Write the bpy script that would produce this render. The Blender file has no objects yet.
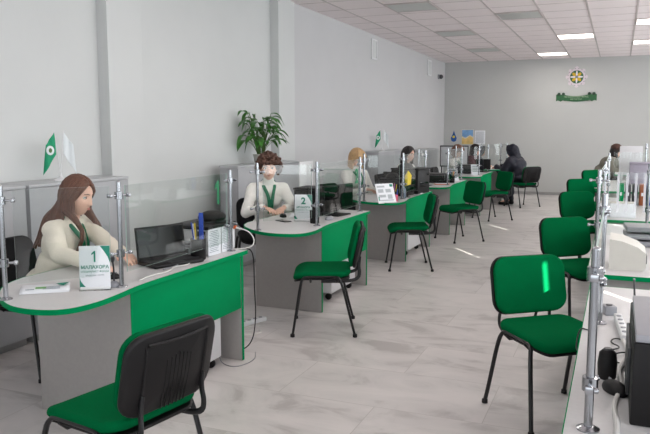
import bpy, bmesh, math, random
from math import sin, cos, pi, radians as R
from mathutils import Vector as V, Matrix, noise
random.seed(7)
sc = bpy.context.scene
COL = sc.collection

# ---------------------------------------------------------------- camera, world, lights, exposure
cam = bpy.data.objects.new('camera', bpy.data.cameras.new('camera')); COL.objects.link(cam)
cam.location = (0, 0, 1.54); cam.rotation_euler = (R(90 - 6.98), 0, R(22.64))
cam.data.lens = 36 * 700 / 650; cam.data.sensor_width = 36; cam.data.clip_start = 0.02
sc.camera = cam
vs = sc.view_settings
sc.display_settings.display_device = 'sRGB'
vs.view_transform = 'Standard'; vs.look = 'None'; vs.gamma = 1; vs.use_curve_mapping = False
vs.exposure = 0.5
w = bpy.data.worlds.new('world'); sc.world = w; w.use_nodes = True
w.node_tree.nodes['Background'].inputs[0].default_value = (0.85, 0.92, 1.0, 1)
w.node_tree.nodes['Background'].inputs[1].default_value = 2.0
def area(name, loc, rot, sx, sy, power, color, spread=180):
    l = bpy.data.lights.new(name, 'AREA'); l.shape = 'RECTANGLE'; l.size = sx; l.size_y = sy
    l.energy = power; l.color = color; l.spread = R(spread)
    o = bpy.data.objects.new(name, l); COL.objects.link(o); o.location = loc; o.rotation_euler = rot
    return o
sun = bpy.data.lights.new('sun', 'SUN'); sun.energy = 26; sun.angle = R(0.2); sun.color = (1.0, 0.95, 0.86)
so = bpy.data.objects.new('sun', sun); COL.objects.link(so)
EL = R(16.3)
sd = V((-0.577 * cos(EL), 0.817 * cos(EL), -sin(EL)))
so.rotation_euler = sd.to_track_quat('-Z', 'Y').to_euler(); so.location = (12, -12, 8)
DAY = (0.90, 0.96, 1.0)
WIN_Y = [-1.55, 1.1, 3.7, 6.3, 8.9, 11.5, 14.1, 16.7]     # window centres on the right wall
for y in WIN_Y:
    area('window_daylight', (3.88, y, 1.75), (0, R(90), 0), 1.9, 1.9, 50 if y < 2 else 40, DAY)
area('window_daylight', (-0.3, -2.9, 1.7), (R(90), 0, 0), 5.2, 1.9, 26, (0.92, 0.97, 1.0))
for x, y in ((-0.81, 13.75), (-1.45, 16.65), (0.5, 12.3), (0.5, 15.1)):
    area('ceiling_panel_light', (x, y, 3.20), (0, 0, 0), 0.5, 0.5, 9, (1.0, 0.93, 0.88))
for x, y in ((-1.45, 2.5), (0.5, 5.5), (-2.0, 5.5), (0.5, 9.0), (2.4, 4.0), (2.4, 11.0)):
    area('ceiling_panel_light', (x, y, 3.20), (0, 0, 0), 0.5, 0.5, 12, (1.0, 0.93, 0.88))

# ---------------------------------------------------------------- materials
def srgb(r, g, b):
    f = lambda c: c / 255 / 12.92 if c / 255 <= 0.04045 else ((c / 255 + 0.055) / 1.055) ** 2.4
    return (f(r), f(g), f(b), 1)
MATS = {}
def mat(name, rgb, rough=0.5, metal=0.0, spec=0.5, var=0.0, vscale=20, bump=0.0, bscale=200, sheen=0, emit=None, stretch=None, coat=0):
    if name in MATS: return MATS[name]
    m = bpy.data.materials.new(name); m.use_nodes = True; nt = m.node_tree; b = nt.nodes['Principled BSDF']
    c = srgb(*rgb); b.inputs['Base Color'].default_value = c
    b.inputs['Roughness'].default_value = rough; b.inputs['Metallic'].default_value = metal
    b.inputs['Specular IOR Level'].default_value = spec
    if sheen: b.inputs['Sheen Weight'].default_value = sheen
    if coat: b.inputs['Coat Weight'].default_value = coat
    if emit: b.inputs['Emission Color'].default_value = srgb(*emit[0]); b.inputs['Emission Strength'].default_value = emit[1]
    tc = nt.nodes.new('ShaderNodeTexCoord'); mp = nt.nodes.new('ShaderNodeMapping')
    nt.links.new(tc.outputs['Object'], mp.inputs[0])
    if stretch: mp.inputs['Scale'].default_value = stretch
    if var:
        n = nt.nodes.new('ShaderNodeTexNoise'); n.inputs['Scale'].default_value = vscale; n.inputs['Detail'].default_value = 4
        nt.links.new(mp.outputs[0], n.inputs['Vector'])
        r = nt.nodes.new('ShaderNodeValToRGB'); e = r.color_ramp.elements
        e[0].position = 0.3; e[1].position = 0.7
        e[0].color = [x * (1 - var) for x in c[:3]] + [1]; e[1].color = [min(1, x * (1 + var)) for x in c[:3]] + [1]
        nt.links.new(n.outputs[0], r.inputs[0]); nt.links.new(r.outputs[0], b.inputs['Base Color'])
    if bump:
        n = nt.nodes.new('ShaderNodeTexNoise'); n.inputs['Scale'].default_value = bscale; n.inputs['Detail'].default_value = 3
        nt.links.new(mp.outputs[0], n.inputs['Vector'])
        bp = nt.nodes.new('ShaderNodeBump'); bp.inputs['Strength'].default_value = bump; bp.inputs['Distance'].default_value = 0.01
        nt.links.new(n.outputs[0], bp.inputs['Height']); nt.links.new(bp.outputs[0], b.inputs['Normal'])
    MATS[name] = m; return m
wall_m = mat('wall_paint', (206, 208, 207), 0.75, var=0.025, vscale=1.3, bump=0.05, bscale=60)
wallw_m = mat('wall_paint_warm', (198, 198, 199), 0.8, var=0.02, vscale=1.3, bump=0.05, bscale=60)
trim_m = mat('skirting', (150, 149, 148), 0.5, var=0.03)
top_m = mat('desk_top_laminate', (198, 197, 197), 0.35, var=0.03, vscale=60, bump=0.02, bscale=300)
grey_m = mat('desk_grey_laminate', (160, 156, 153), 0.45, var=0.03, vscale=50)
green_m = mat('desk_green_laminate', (0, 134, 80), 0.55, spec=0.03, var=0.02, vscale=30)
white_m = mat('white_laminate', (212, 212, 214), 0.4, var=0.02)
cab_m = mat('cabinet_grey', (166, 167, 170), 0.45, var=0.025, vscale=8)
cabtop_m = mat('cabinet_top_grey', (182, 184, 186), 0.4, var=0.02, vscale=8)
fab_m = mat('green_upholstery', (0, 95, 53), 0.95, spec=0.04, var=0.12, vscale=260, bump=0.35, bscale=500)
blkfab_m = mat('black_upholstery', (26, 26, 28), 0.9, spec=0.2, var=0.15, vscale=200, bump=0.3, bscale=500)
blk_m = mat('black_plastic', (20, 18, 19), 0.5, spec=0.3, var=0.08, vscale=30, bump=0.05, bscale=400)
tube_m = mat('black_steel', (17, 17, 19), 0.35, var=0.05)
gloss_m = mat('gloss_black', (9, 10, 11), 0.14, spec=0.25, var=0.05)
dark_m = mat('dark_grey_plastic', (52, 53, 56), 0.4, var=0.06)
midg_m = mat('mid_grey_plastic', (140, 141, 146), 0.4, var=0.04)
cream_m = mat('cream_plastic', (205, 202, 194), 0.45, var=0.02)
wpl_m = mat('white_plastic', (222, 223, 224), 0.35, var=0.02)
paper_m = mat('paper', (232, 234, 238), 0.7, var=0.01)
chrome_m = mat('chrome', (168, 170, 174), 0.2, metal=1.0, var=0.04)
steel_m = mat('satin_steel', (170, 171, 174), 0.3, metal=1.0, var=0.04)
teal_m = mat('sign_green', (0, 128, 104), 0.5, var=0.02)
digit_m = mat('digit_green', (0, 120, 74), 0.5, var=0.02)
ink_m = mat('ink_grey', (120, 132, 140), 0.6, var=0.02)
blue_m = mat('blue_plastic', (24, 74, 190), 0.4, var=0.04)
yel_m = mat('yellow_plastic', (226, 196, 30), 0.4, var=0.04)
red_m = mat('red_plastic', (206, 70, 40), 0.4, var=0.04)
pink_m = mat('pink_plastic', (214, 96, 120), 0.4, var=0.04)
wcab_m = mat('white_cable', (214, 212, 208), 0.5, var=0.02)
leaf_m = mat('leaf_green', (62, 118, 44), 0.4, var=0.35, vscale=14)
stem_m = mat('stem_green', (70, 100, 48), 0.6, var=0.2)
soil_m = mat('soil', (52, 40, 32), 0.95, var=0.3, vscale=60)
skin_m = mat('skin', (232, 186, 164), 0.5, var=0.04, vscale=14, bump=0.04, bscale=300)
lips_m = mat('lips', (196, 120, 110), 0.4, var=0.04)
eyew_m = mat('eye_white', (232, 230, 226), 0.2, var=0.01)
iris_m = mat('iris', (52, 36, 26), 0.15, var=0.05)
cream_kn = mat('cream_knit', (244, 236, 220), 0.95, spec=0.15, var=0.05, vscale=120, bump=0.5, bscale=160, sheen=0.2)
white_kn = mat('white_knit', (246, 244, 238), 0.95, spec=0.15, var=0.05, vscale=120, bump=0.5, bscale=160, sheen=0.2)
scarf_m = mat('green_scarf', (0, 112, 78), 0.5, var=0.08, vscale=60)
trous_m = mat('dark_trousers', (34, 34, 40), 0.85, var=0.1, vscale=60)
navy_m = mat('navy_quilt', (17, 19, 36), 0.6, var=0.15, vscale=40, bump=0.6, bscale=30)
maroon_m = mat('maroon_cloth', (72, 30, 38), 0.8, var=0.15, vscale=60, bump=0.4, bscale=60)
olive_m = mat('olive_cloth', (108, 106, 96), 0.85, var=0.12, vscale=50, bump=0.4, bscale=60)
hbrown = mat('brown_hair', (98, 62, 46), 0.42, var=0.4, vscale=30, stretch=(6, 6, 0.5), bump=0.5, bscale=60)
hcurl = mat('curly_brown_hair', (84, 56, 44), 0.6, var=0.45, vscale=120, bump=0.8, bscale=180)
hblond = mat('blond_hair', (206, 168, 122), 0.45, var=0.3, vscale=30, stretch=(6, 6, 0.5), bump=0.5, bscale=60)
hdark = mat('dark_hair', (34, 26, 26), 0.4, var=0.3, vscale=30, stretch=(6, 6, 0.5), bump=0.5, bscale=60)
hred = mat('auburn_hair', (112, 70, 46), 0.45, var=0.3, vscale=30, stretch=(6, 6, 0.5), bump=0.5, bscale=60)
def glass_mat():
    m = bpy.data.materials.new('clear_acrylic'); m.use_nodes = True; nt = m.node_tree; nt.nodes.clear()
    o = nt.nodes.new('ShaderNodeOutputMaterial'); mx = nt.nodes.new('ShaderNodeMixShader')
    t = nt.nodes.new('ShaderNodeBsdfTransparent'); t.inputs[0].default_value = (0.955, 0.972, 0.965, 1)
    g = nt.nodes.new('ShaderNodeBsdfGlossy'); g.inputs['Roughness'].default_value = 0.02
    f = nt.nodes.new('ShaderNodeFresnel'); f.inputs[0].default_value = 1.45
    ge = nt.nodes.new('ShaderNodeNewGeometry'); mr = nt.nodes.new('ShaderNodeMapRange')      # same reflectance on both faces of the sheet
    mr.inputs['To Min'].default_value = 1.45; mr.inputs['To Max'].default_value = 1 / 1.45
    nt.links.new(ge.outputs['Backfacing'], mr.inputs['Value']); nt.links.new(mr.outputs[0], f.inputs[0])
    nt.links.new(f.outputs[0], mx.inputs[0]); nt.links.new(t.outputs[0], mx.inputs[1]); nt.links.new(g.outputs[0], mx.inputs[2])
    nt.links.new(mx.outputs[0], o.inputs[0]); return m
glass_m = glass_mat()
gedge_m = mat('acrylic_edge', (176, 200, 192), 0.3, var=0.02)
bottle_m = glass_m
def floor_mat():
    m = bpy.data.materials.new('marble_tile'); m.use_nodes = True; nt = m.node_tree; b = nt.nodes['Principled BSDF']
    N = nt.nodes.new; L = nt.links.new
    tc = N('ShaderNodeTexCoord'); mp = N('ShaderNodeMapping'); mp.inputs['Rotation'].default_value = (0, 0, R(-52)); mp.inputs['Scale'].default_value = (0.9, 1.9, 1)
    L(tc.outputs['Object'], mp.inputs[0])
    # every tile has its own cut of the veining
    br = N('ShaderNodeTexBrick'); br.inputs['Scale'].default_value = 1.0; br.inputs['Brick Width'].default_value = 1.2; br.inputs['Row Height'].default_value = 0.6
    br.offset = 0.5; br.inputs['Mortar Size'].default_value = 0.0025; br.inputs['Mortar Smooth'].default_value = 0.3
    br.inputs['Color1'].default_value = (0, 0, 0, 1); br.inputs['Color2'].default_value = (1, 1, 1, 1); br.inputs['Mortar'].default_value = (0.5, 0.5, 0.5, 1)
    L(tc.outputs['Object'], br.inputs['Vector'])
    sc_ = N('ShaderNodeVectorMath'); sc_.operation = 'SCALE'; sc_.inputs[3].default_value = 9.0; L(br.outputs['Color'], sc_.inputs[0])
    ad = N('ShaderNodeVectorMath'); L(mp.outputs[0], ad.inputs[0]); L(sc_.outputs[0], ad.inputs[1])
    n1 = N('ShaderNodeTexNoise'); n1.inputs['Scale'].default_value = 1.5; n1.inputs['Detail'].default_value = 7; n1.inputs['Roughness'].default_value = 0.62; n1.inputs['Distortion'].default_value = 1.2
    L(ad.outputs[0], n1.inputs['Vector'])
    r1 = N('ShaderNodeValToRGB'); e = r1.color_ramp.elements
    e[0].position = 0.36; e[0].color = srgb(178, 173, 171); e[1].position = 0.62; e[1].color = srgb(210, 205, 203)
    x = e.new(0.46); x.color = srgb(200, 196, 194)
    L(n1.outputs[0], r1.inputs[0])
    mx = N('ShaderNodeMix'); mx.data_type = 'RGBA'; L(br.outputs['Fac'], mx.inputs[0]); L(r1.outputs[0], mx.inputs[6]); mx.inputs[7].default_value = srgb(178, 173, 169)
    L(mx.outputs[2], b.inputs['Base Color']); b.inputs['Roughness'].default_value = 0.34; b.inputs['Specular IOR Level'].default_value = 0.45
    return m
def ceil_mat():
    m = mat('ceiling_tile', (238, 228, 228), 0.9, var=0.03, vscale=90, bump=0.15, bscale=300); return m

# ---------------------------------------------------------------- mesh helpers
class M:
    def __init__(s): s.v = []; s.f = []; s.mi = []
    def add(s, vs, fs, mi=0, mtx=None):
        o = len(s.v)
        s.v += [tuple(mtx @ V(p)) if mtx else tuple(p) for p in vs]
        s.f += [tuple(i + o for i in f) for f in fs]; s.mi += [mi] * len(fs)
        return s
    def box(s, c, d, rz=0, bev=0.004, seg=2, mi=0, rot=None):
        bm = bmesh.new(); bmesh.ops.create_cube(bm, size=1); bmesh.ops.scale(bm, vec=d, verts=bm.verts)
        b = min(bev, min(d) * 0.45)
        if b > 0: bmesh.ops.bevel(bm, geom=bm.edges[:], offset=b, segments=seg, affect='EDGES', profile=0.5)
        mt = Matrix.Translation(c) @ (rot if rot else Matrix.Rotation(rz, 4, 'Z'))
        bm.verts.ensure_lookup_table()
        s.add([v.co.copy() for v in bm.verts], [[v.index for v in f.verts] for f in bm.faces], mi, mt); bm.free(); return s
    def tube(s, pts, r, n=10, flat=1.0, up=None, mi=0, close=False):
        pts = [V(p) for p in pts]; k = len(pts); rs = r if isinstance(r, (list, tuple)) else [r] * k
        vs = []; prev = None
        for i, p in enumerate(pts):
            t = (pts[min(i + 1, k - 1)] - pts[max(i - 1, 0)])
            if close: t = pts[(i + 1) % k] - pts[i - 1]
            t.normalize()
            if up is not None: u = V(up)
            elif prev is None: u = V((0, 0, 1)) if abs(t.z) < 0.9 else V((1, 0, 0))
            else: u = prev
            a = t.cross(u)
            if a.length < 1e-4: a = t.cross(V((0.3, 1, 0.2)))
            a.normalize(); b_ = a.cross(t); b_.normalize(); prev = b_
            for j in range(n):
                q = 2 * pi * j / n
                vs.append(p + a * cos(q) * rs[i] + b_ * sin(q) * rs[i] * flat)
        fs = []
        for i in range(k if close else k - 1):
            for j in range(n):
                i2 = (i + 1) % k
                fs.append((i * n + j, i * n + (j + 1) % n, i2 * n + (j + 1) % n, i2 * n + j))
        if not close: fs += [tuple(range(n))[::-1], tuple((k - 1) * n + j for j in range(n))]
        return s.add(vs, fs, mi)
    def lathe(s, prof, c=(0, 0, 0), n=20, mi=0, mtx=None):
        vs = []; fs = []
        for r, z in prof:
            for j in range(n): q = 2 * pi * j / n; vs.append((c[0] + r * cos(q), c[1] + r * sin(q), c[2] + z))
        k = len(prof)
        for i in range(k - 1):
            for j in range(n): fs.append((i * n + j, i * n + (j + 1) % n, (i + 1) * n + (j + 1) % n, (i + 1) * n + j))
        fs += [tuple(range(n))[::-1], tuple((k - 1) * n + j for j in range(n))]
        return s.add(vs, fs, mi, mtx)
    def prism(s, out, z0, z1, mi=0, mtx=None):
        n = len(out); vs = [(x, y, z0) for x, y in out] + [(x, y, z1) for x, y in out]
        fs = [tuple(range(n))[::-1], tuple(range(n, 2 * n))] + [(i, (i + 1) % n, n + (i + 1) % n, n + i) for i in range(n)]
        return s.add(vs, fs, mi, mtx)
    def ell(s, c, r, mtx=None, n=16, m=10, mi=0):
        if not isinstance(r, (list, tuple)): r = (r, r, r)
        vs = [(0, 0, -r[2])]; fs = []
        for i in range(1, m):
            a = -pi / 2 + pi * i / m
            for j in range(n): q = 2 * pi * j / n; vs.append((r[0] * cos(a) * cos(q), r[1] * cos(a) * sin(q), r[2] * sin(a)))
        vs.append((0, 0, r[2])); L = len(vs) - 1
        for j in range(n):
            fs.append((0, 1 + (j + 1) % n, 1 + j)); b = 1 + (m - 2) * n; fs.append((L, b + j, b + (j + 1) % n))
        for i in range(m - 2):
            for j in range(n): fs.append((1 + i * n + j, 1 + i * n + (j + 1) % n, 1 + (i + 1) * n + (j + 1) % n, 1 + (i + 1) * n + j))
        mt = Matrix.Translation(c) @ (mtx.to_4x4() if mtx else Matrix.Identity(4))
        return s.add(vs, fs, mi, mt)
    def cap(s, a, b, ra, rb, n=12):
        """tapered limb with round ends"""
        a = V(a); b = V(b); d = b - a; L = max(d.length, 1e-5); q = d.to_track_quat('Z', 'Y').to_matrix().to_4x4()
        prof = []
        for i in range(1, 6): t = -pi / 2 + i * pi / 2 / 5; prof.append((ra * cos(t), ra * sin(t)))
        for i in range(0, 5): t = i * pi / 2 / 5; prof.append((rb * cos(t), L + rb * sin(t)))
        return s.lathe([(max(r, 1e-4), z) for r, z in prof], n=n, mtx=Matrix.Translation(a) @ q)
    def deform(s, fn, start=0):
        s.v = s.v[:start] + [tuple(fn(*p)) for p in s.v[start:]]; return s
    def build(s, name, mats, parent=None, smooth=True, ang=40):
        me = bpy.data.meshes.new(name); me.from_pydata(s.v, [], s.f); me.update()
        for m_ in (mats if isinstance(mats, (list, tuple)) else [mats]): me.materials.append(m_)
        for p, i in zip(me.polygons, s.mi): p.material_index = i; p.use_smooth = smooth
        bm = bmesh.new(); bm.from_mesh(me); bmesh.ops.recalc_face_normals(bm, faces=bm.faces); bm.to_mesh(me); bm.free()
        if smooth and ang: me.set_sharp_from_angle(angle=R(ang))
        o = bpy.data.objects.new(name, me); COL.objects.link(o)
        if parent: o.parent = parent
        return o
def rrect(w, h, r, n=6):
    out = []
    for cx, cy, a0 in ((w / 2 - r, h / 2 - r, 0), (-w / 2 + r, h / 2 - r, 90), (-w / 2 + r, -h / 2 + r, 180), (w / 2 - r, -h / 2 + r, 270)):
        for i in range(n + 1): a = R(a0 + 90 * i / n); out.append((cx + r * cos(a), cy + r * sin(a)))
    return out
def pad(m, w, h, t, r, crown=0.0, edge=0.015, mi=0):
    """cushion: rounded rectangle w x h in xy, thickness t in z, soft edge, dense rings so it can be bent"""
    rings = []
    for i in range(5): a = -pi / 2 + i * pi / 8; rings.append((edge * (1 - cos(a)), t * 0.5 + (t * 0.5) * sin(a)))
    for i in range(1, 5): a = i * pi / 8; rings.append((edge * (1 - cos(a)), t * 0.5 + (t * 0.5) * sin(a)))
    n = len(rrect(w, h, r)); vs = []; fs = []
    def ring(ins, z, k=1.0):
        for x, y in rrect(w - 2 * ins, h - 2 * ins, max(r - ins, 0.01)): vs.append((x * k, y * k, z))
    for k in (0.02, 0.25, 0.5, 0.75): ring(edge, 0, k)
    for ins, z in rings: ring(ins, z)
    for k in (0.9, 0.75, 0.6, 0.45, 0.3, 0.15, 0.02): ring(edge, t + crown * (1 - k * k), k)
    K = len(vs) // n
    for i in range(K - 1):
        for j in range(n): fs.append((i * n + j, i * n + (j + 1) % n, (i + 1) * n + (j + 1) % n, (i + 1) * n + j))
    fs += [tuple(range(n))[::-1], tuple((K - 1) * n + j for j in range(n))]
    o = len(m.v); m.add(vs, fs, mi); return o
def smoothpath(pts, it=2):
    pts = [V(p) for p in pts]
    for _ in range(it):
        q = [pts[0]]
        for a, b in zip(pts, pts[1:]): q += [a * 0.75 + b * 0.25, a * 0.25 + b * 0.75]
        q.append(pts[-1]); pts = q
    return pts
def tag(o, label=None, cat=None, group=None, kind=None):
    if label: o['label'] = label
    if cat: o['category'] = cat
    if group: o['group'] = group
    if kind: o['kind'] = kind
    return o
def thing(name, label, cat, loc=(0, 0, 0), rz=0, group=None):
    o = bpy.data.objects.new(name, None); COL.objects.link(o); o.empty_display_size = 0.1
    o.location = loc; o.rotation_euler = (0, 0, rz); return tag(o, label, cat, group)
def kids(o): return [c for c in COL.objects if c.parent == o]
def copy_tree(o, parent=None):
    c = o.copy(); COL.objects.link(c); c.parent = parent
    for ch in kids(o): copy_tree(ch, c)
    return c
def dup(o, label, loc, rz=0, group=None):
    c = copy_tree(o); c.location = loc; c.rotation_euler = (0, 0, rz); c['label'] = label
    if group: c['group'] = group
    return c
def struct(name, m, mt, **k): return tag(m.build(name, mt, **k), kind='structure')
def textmesh(s, size, mt, parent, name, loc, rot, depth=0.0006, align='CENTER', bold=0.0):
    cu = bpy.data.curves.new('t', 'FONT'); cu.body = s; cu.size = size; cu.extrude = depth; cu.align_x = align; cu.align_y = 'CENTER'
    cu.offset = bold; t = bpy.data.objects.new('t', cu); COL.objects.link(t)
    dg = bpy.context.evaluated_depsgraph_get(); me = bpy.data.meshes.new_from_object(t.evaluated_get(dg)); bpy.data.objects.remove(t)
    me.name = name; me.materials.clear(); me.materials.append(mt)
    o = bpy.data.objects.new(name, me); COL.objects.link(o); o.parent = parent; o.location = loc; o.rotation_euler = rot; return o

def digit_one(h, mt, parent, name, loc, rot, depth=0.001):
    w_ = h * 0.15; out = [(w_ / 2, -h / 2), (w_ / 2, h / 2), (-w_ * 0.25, h / 2), (-h * 0.27, h * 0.27), (-h * 0.27, h * 0.12), (-w_ / 2, h * 0.27), (-w_ / 2, -h / 2)]
    o = M().prism(out, 0, depth).build(name, mt, parent, smooth=False); o.location = loc; o.rotation_euler = rot; return o

# ---------------------------------------------------------------- room shell
XL, XR, YB, YF, H = -4.11, 4.0, 17.83, -3.2, 3.26
XREC = -4.22
struct('floor', M().box((0, (YB + YF) / 2, -0.05), (XR - XREC + 0.6, YB - YF + 0.4, 0.1), bev=0), floor_mat(), smooth=False)
cm = ceil_mat()
struct('ceiling', M().box((0, (YB + YF) / 2, H + 0.05), (XR - XREC + 0.6, YB - YF + 0.4, 0.1), bev=0), cm, smooth=False)
g = M(); X0, P = -1.77, 0.642
for k in range(-4, 10):
    x = X0 + P * k
    if XREC < x < XR: g.box((x, (YB + YF) / 2, H - 0.002), (0.024, YB - YF, 0.008), bev=0)
y = 13.43 - P * 26
grid_m = mat('ceiling_grid_white', (190, 180, 178), 0.5, var=0.02)
gridb_m = mat('ceiling_joint', (208, 198, 196), 0.6, var=0.02)
g2 = M()
while y < YB:
    if y > YF: g2.box((0, y, H - 0.001), (XR - XREC, 0.016, 0.005), bev=0)
    y += P
struct('trim_1', g, grid_m, smooth=False); struct('trim_2', g2, gridb_m, smooth=False)
# left wall: recessed panels with piers standing 11 cm proud
m = M(); m.box((XREC - 0.1, (8.3 + YF) / 2, H / 2), (0.2, 8.3 - YF, H), bev=0)
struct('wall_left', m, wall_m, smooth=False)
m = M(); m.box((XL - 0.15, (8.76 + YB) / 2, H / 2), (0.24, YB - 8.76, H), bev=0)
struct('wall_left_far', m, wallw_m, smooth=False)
struct('trim_3', M().box((XL - 0.1, 5.215, H / 2), (0.2, 0.47, H), bev=0.004), wall_m, smooth=False)
struct('trim_4', M().box((XL - 0.095, 8.52, H / 2), (0.21, 0.485, H), bev=0.004), wall_m, smooth=False)
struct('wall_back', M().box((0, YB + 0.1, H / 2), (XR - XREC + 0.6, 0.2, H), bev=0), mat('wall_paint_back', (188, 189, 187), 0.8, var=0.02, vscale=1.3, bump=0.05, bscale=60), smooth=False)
struct('baseboard_back', M().box((0, YB - 0.008, 0.035), (XR - XL, 0.016, 0.07), bev=0.003), trim_m, smooth=False)
struct('baseboard_left', M().box((XL + 0.0, 13.3, 0.035), (0.06, 9.0, 0.07), bev=0.003), trim_m, smooth=False)
# right wall with windows: each window is covered by a blind that leaves a narrow slit open
SL = 0.055
m = M(); WZ0, WZ1, HW = 0.55, 3.12, 0.95
ys = [YF] + sum([[y - HW, y + HW] for y in WIN_Y], []) + [YB]
for a, b in zip(ys[0::2], ys[1::2]): m.box((XR + 0.1, (a + b) / 2, H / 2), (0.2, b - a, H), bev=0)
for y in WIN_Y:
    m.box((XR + 0.1, y, WZ0 / 2), (0.2, 2 * HW, WZ0), bev=0); m.box((XR + 0.1, y, (H + WZ1) / 2), (0.2, 2 * HW, H - WZ1), bev=0)
struct('wall_right', m, wallw_m, smooth=False)
blind_m = mat('window_blind', (226, 226, 222), 0.8, var=0.02)
frame_m = mat('window_frame', (228, 228, 226), 0.4, var=0.01)
def window(i, y, slit=None):
    o = thing('window_%d' % i, None, None, (XR, y, (WZ0 + WZ1) / 2)); del_ = [o.pop(k) for k in ('label', 'category') if k in o]; o['kind'] = 'structure'
    hh = (WZ1 - WZ0) / 2
    f = M()
    for s in (-1, 1): f.box((0.15, s * (HW - 0.03), 0), (0.06, 0.06, 2 * hh)); f.box((0.15, 0, s * (hh - 0.015)), (0.06, 2 * HW - 0.12, 0.03))
    f.build('window_frame', frame_m, o)
    b = M()
    if slit is None: b.box((0.05, 0, 0), (0.01, 2 * HW, 2 * hh), bev=0)
    else:
        a = slit - y
        b.box((0.05, (-HW + a - SL / 2) / 2, 0), (0.01, a - SL / 2 + HW, 2 * hh), bev=0)
        b.box((0.05, (HW + a + SL / 2) / 2, 0), (0.01, HW - a - SL / 2, 2 * hh), bev=0)
        b.box((0.065, a, -hh + (1.95 - WZ0) / 2), (0.01, 0.3, 1.95 - WZ0), bev=0)
    b.build('blind', blind_m, o)
    return o
# slit position on the wall so that its sheet of sun crosses the floor where the photo shows the streaks
k_ = 0.817 / 0.577
SLITS = [3.63 - k_ * 4.05, 6.40 - k_ * 4.05, 8.97 - k_ * 4.05]
for i, y in enumerate(WIN_Y):
    sl = [s for s in SLITS if abs(s - y) < HW - 0.1]
    window(i + 1, y, sl[0] if sl else None)
# wall behind the camera, its windows hung with vertical blinds
m = M(); m.box((0, YF - 0.1, 0.1), (XR - XREC + 0.4, 0.2, 0.2), bev=0); m.box((0, YF - 0.1, 3.0), (XR - XREC + 0.4, 0.2, 0.52), bev=0)
m.box((-3.7, YF - 0.1, H / 2), (1.4, 0.2, H), bev=0); m.box((3.3, YF - 0.1, H / 2), (1.8, 0.2, H), bev=0)
struct('wall_front', m, wallw_m, smooth=False)
struct('wall_sun_block', M().box((3.2, -7.8, 3.0), (0.2, 8.8, 6.0), bev=0), wallw_m, smooth=False)    # added unseen wall, only there to keep the low sun off the rear window
o = bpy.data.objects.new('window_%d' % (len(WIN_Y) + 1), None); COL.objects.link(o); o['kind'] = 'structure'; o.location = (-0.3, YF - 0.05, 1.47)
b = M()
x = -2.7
while x < 2.7:
    b.box((x, 0, 0), (0.075, 0.012, 2.54), bev=0, rz=R(8)); x += 0.135
b.build('blind', blind_m, o)
m = M()
for x in (-2.68, 0, 2.68): m.box((x, -0.1, 0), (0.06, 0.05, 2.54), bev=0)
m.build('window_frame', frame_m, o)

# ceiling fixtures
lit_m = mat('lit_diffuser', (255, 250, 244), 0.5, emit=((255, 248, 240), 3.2)); off_m = mat('unlit_diffuser', (192, 194, 190), 0.4, var=0.02)
def ceil_light(label, x, y, lit, group):
    t = thing('ceiling_light', label, 'ceiling light', (x, y, H), 0, group)
    f = M()
    for s in (-1, 1): f.box((s * 0.308, 0, -0.008), (0.022, 0.638, 0.014), bev=0.002); f.box((0, s * 0.308, -0.008), (0.594, 0.022, 0.014), bev=0.002)
    f.build('frame', grid_m, t)
    M().box((0, 0, -0.006), (0.6, 0.6, 0.008), bev=0.002).build('diffuser', lit_m if lit else off_m, t)
CX = lambda k: X0 + P * (k + 0.5)
ceil_light('lit square ceiling panel, second nearest to the wall emblem, left of the middle row', CX(1), 13.75, True, 'lit ceiling panels')
ceil_light('lit square ceiling panel closest to the back wall, left of the emblem', CX(0), 16.65, True, 'lit ceiling panels')
ceil_light('nearer of the two lit ceiling panels at the right edge of the photo', CX(3), 12.35, True, 'lit ceiling panels')
ceil_light('farther of the two lit ceiling panels at the right edge of the photo', CX(3), 15.1, True, 'lit ceiling panels')
ceil_light('switched-off grey ceiling panel standing apart to the right of the other unlit ones', CX(0), 11.0, False, 'unlit ceiling panels')
ceil_light('switched-off grey ceiling panel near the left wall, nearest the camera', CX(-2), 9.7, False, 'unlit ceiling panels')
ceil_light('switched-off grey ceiling panel near the left wall, middle one of three', CX(-2), 12.55, False, 'unlit ceiling panels')
ceil_light('switched-off grey ceiling panel near the left wall, closest to the far corner', CX(-2), 15.3, False, 'unlit ceiling panels')
# wall vents and camera dome
for lab, y, z, wd in (('white rectangular vent high on left wall, the nearer one', 12.2, 3.0, 0.30), ('white rectangular vent high on left wall, nearer the corner', 16.2, 3.0, 0.34)):
    t = thing('wall_vent', lab, 'vent', (XL, y, z), 0, 'wall vents')
    f = M()
    for s in (-1, 1): f.box((-0.018, s * (wd / 2 - 0.02), 0), (0.02, 0.04, 0.36)); f.box((-0.018, 0, s * 0.165), (0.02, wd - 0.08, 0.03))
    f.build('frame', wpl_m, t)
    M().box((-0.024, 0, 0), (0.008, wd - 0.06, 0.31), bev=0).build('grille', wall_m, t)
t = thing('security_camera', 'small grey dome camera on left wall near the far corner', 'security camera', (XL - 0.03, 17.1, 2.86))
M().lathe([(0.06, 0), (0.06, 0.03), (0.05, 0.04)], n=20, mtx=Matrix.Rotation(R(90), 4, 'Y')).build('mount', midg_m, t)
M().ell((0.07, 0, 0), 0.055).build('dome', dark_m, t)

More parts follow.
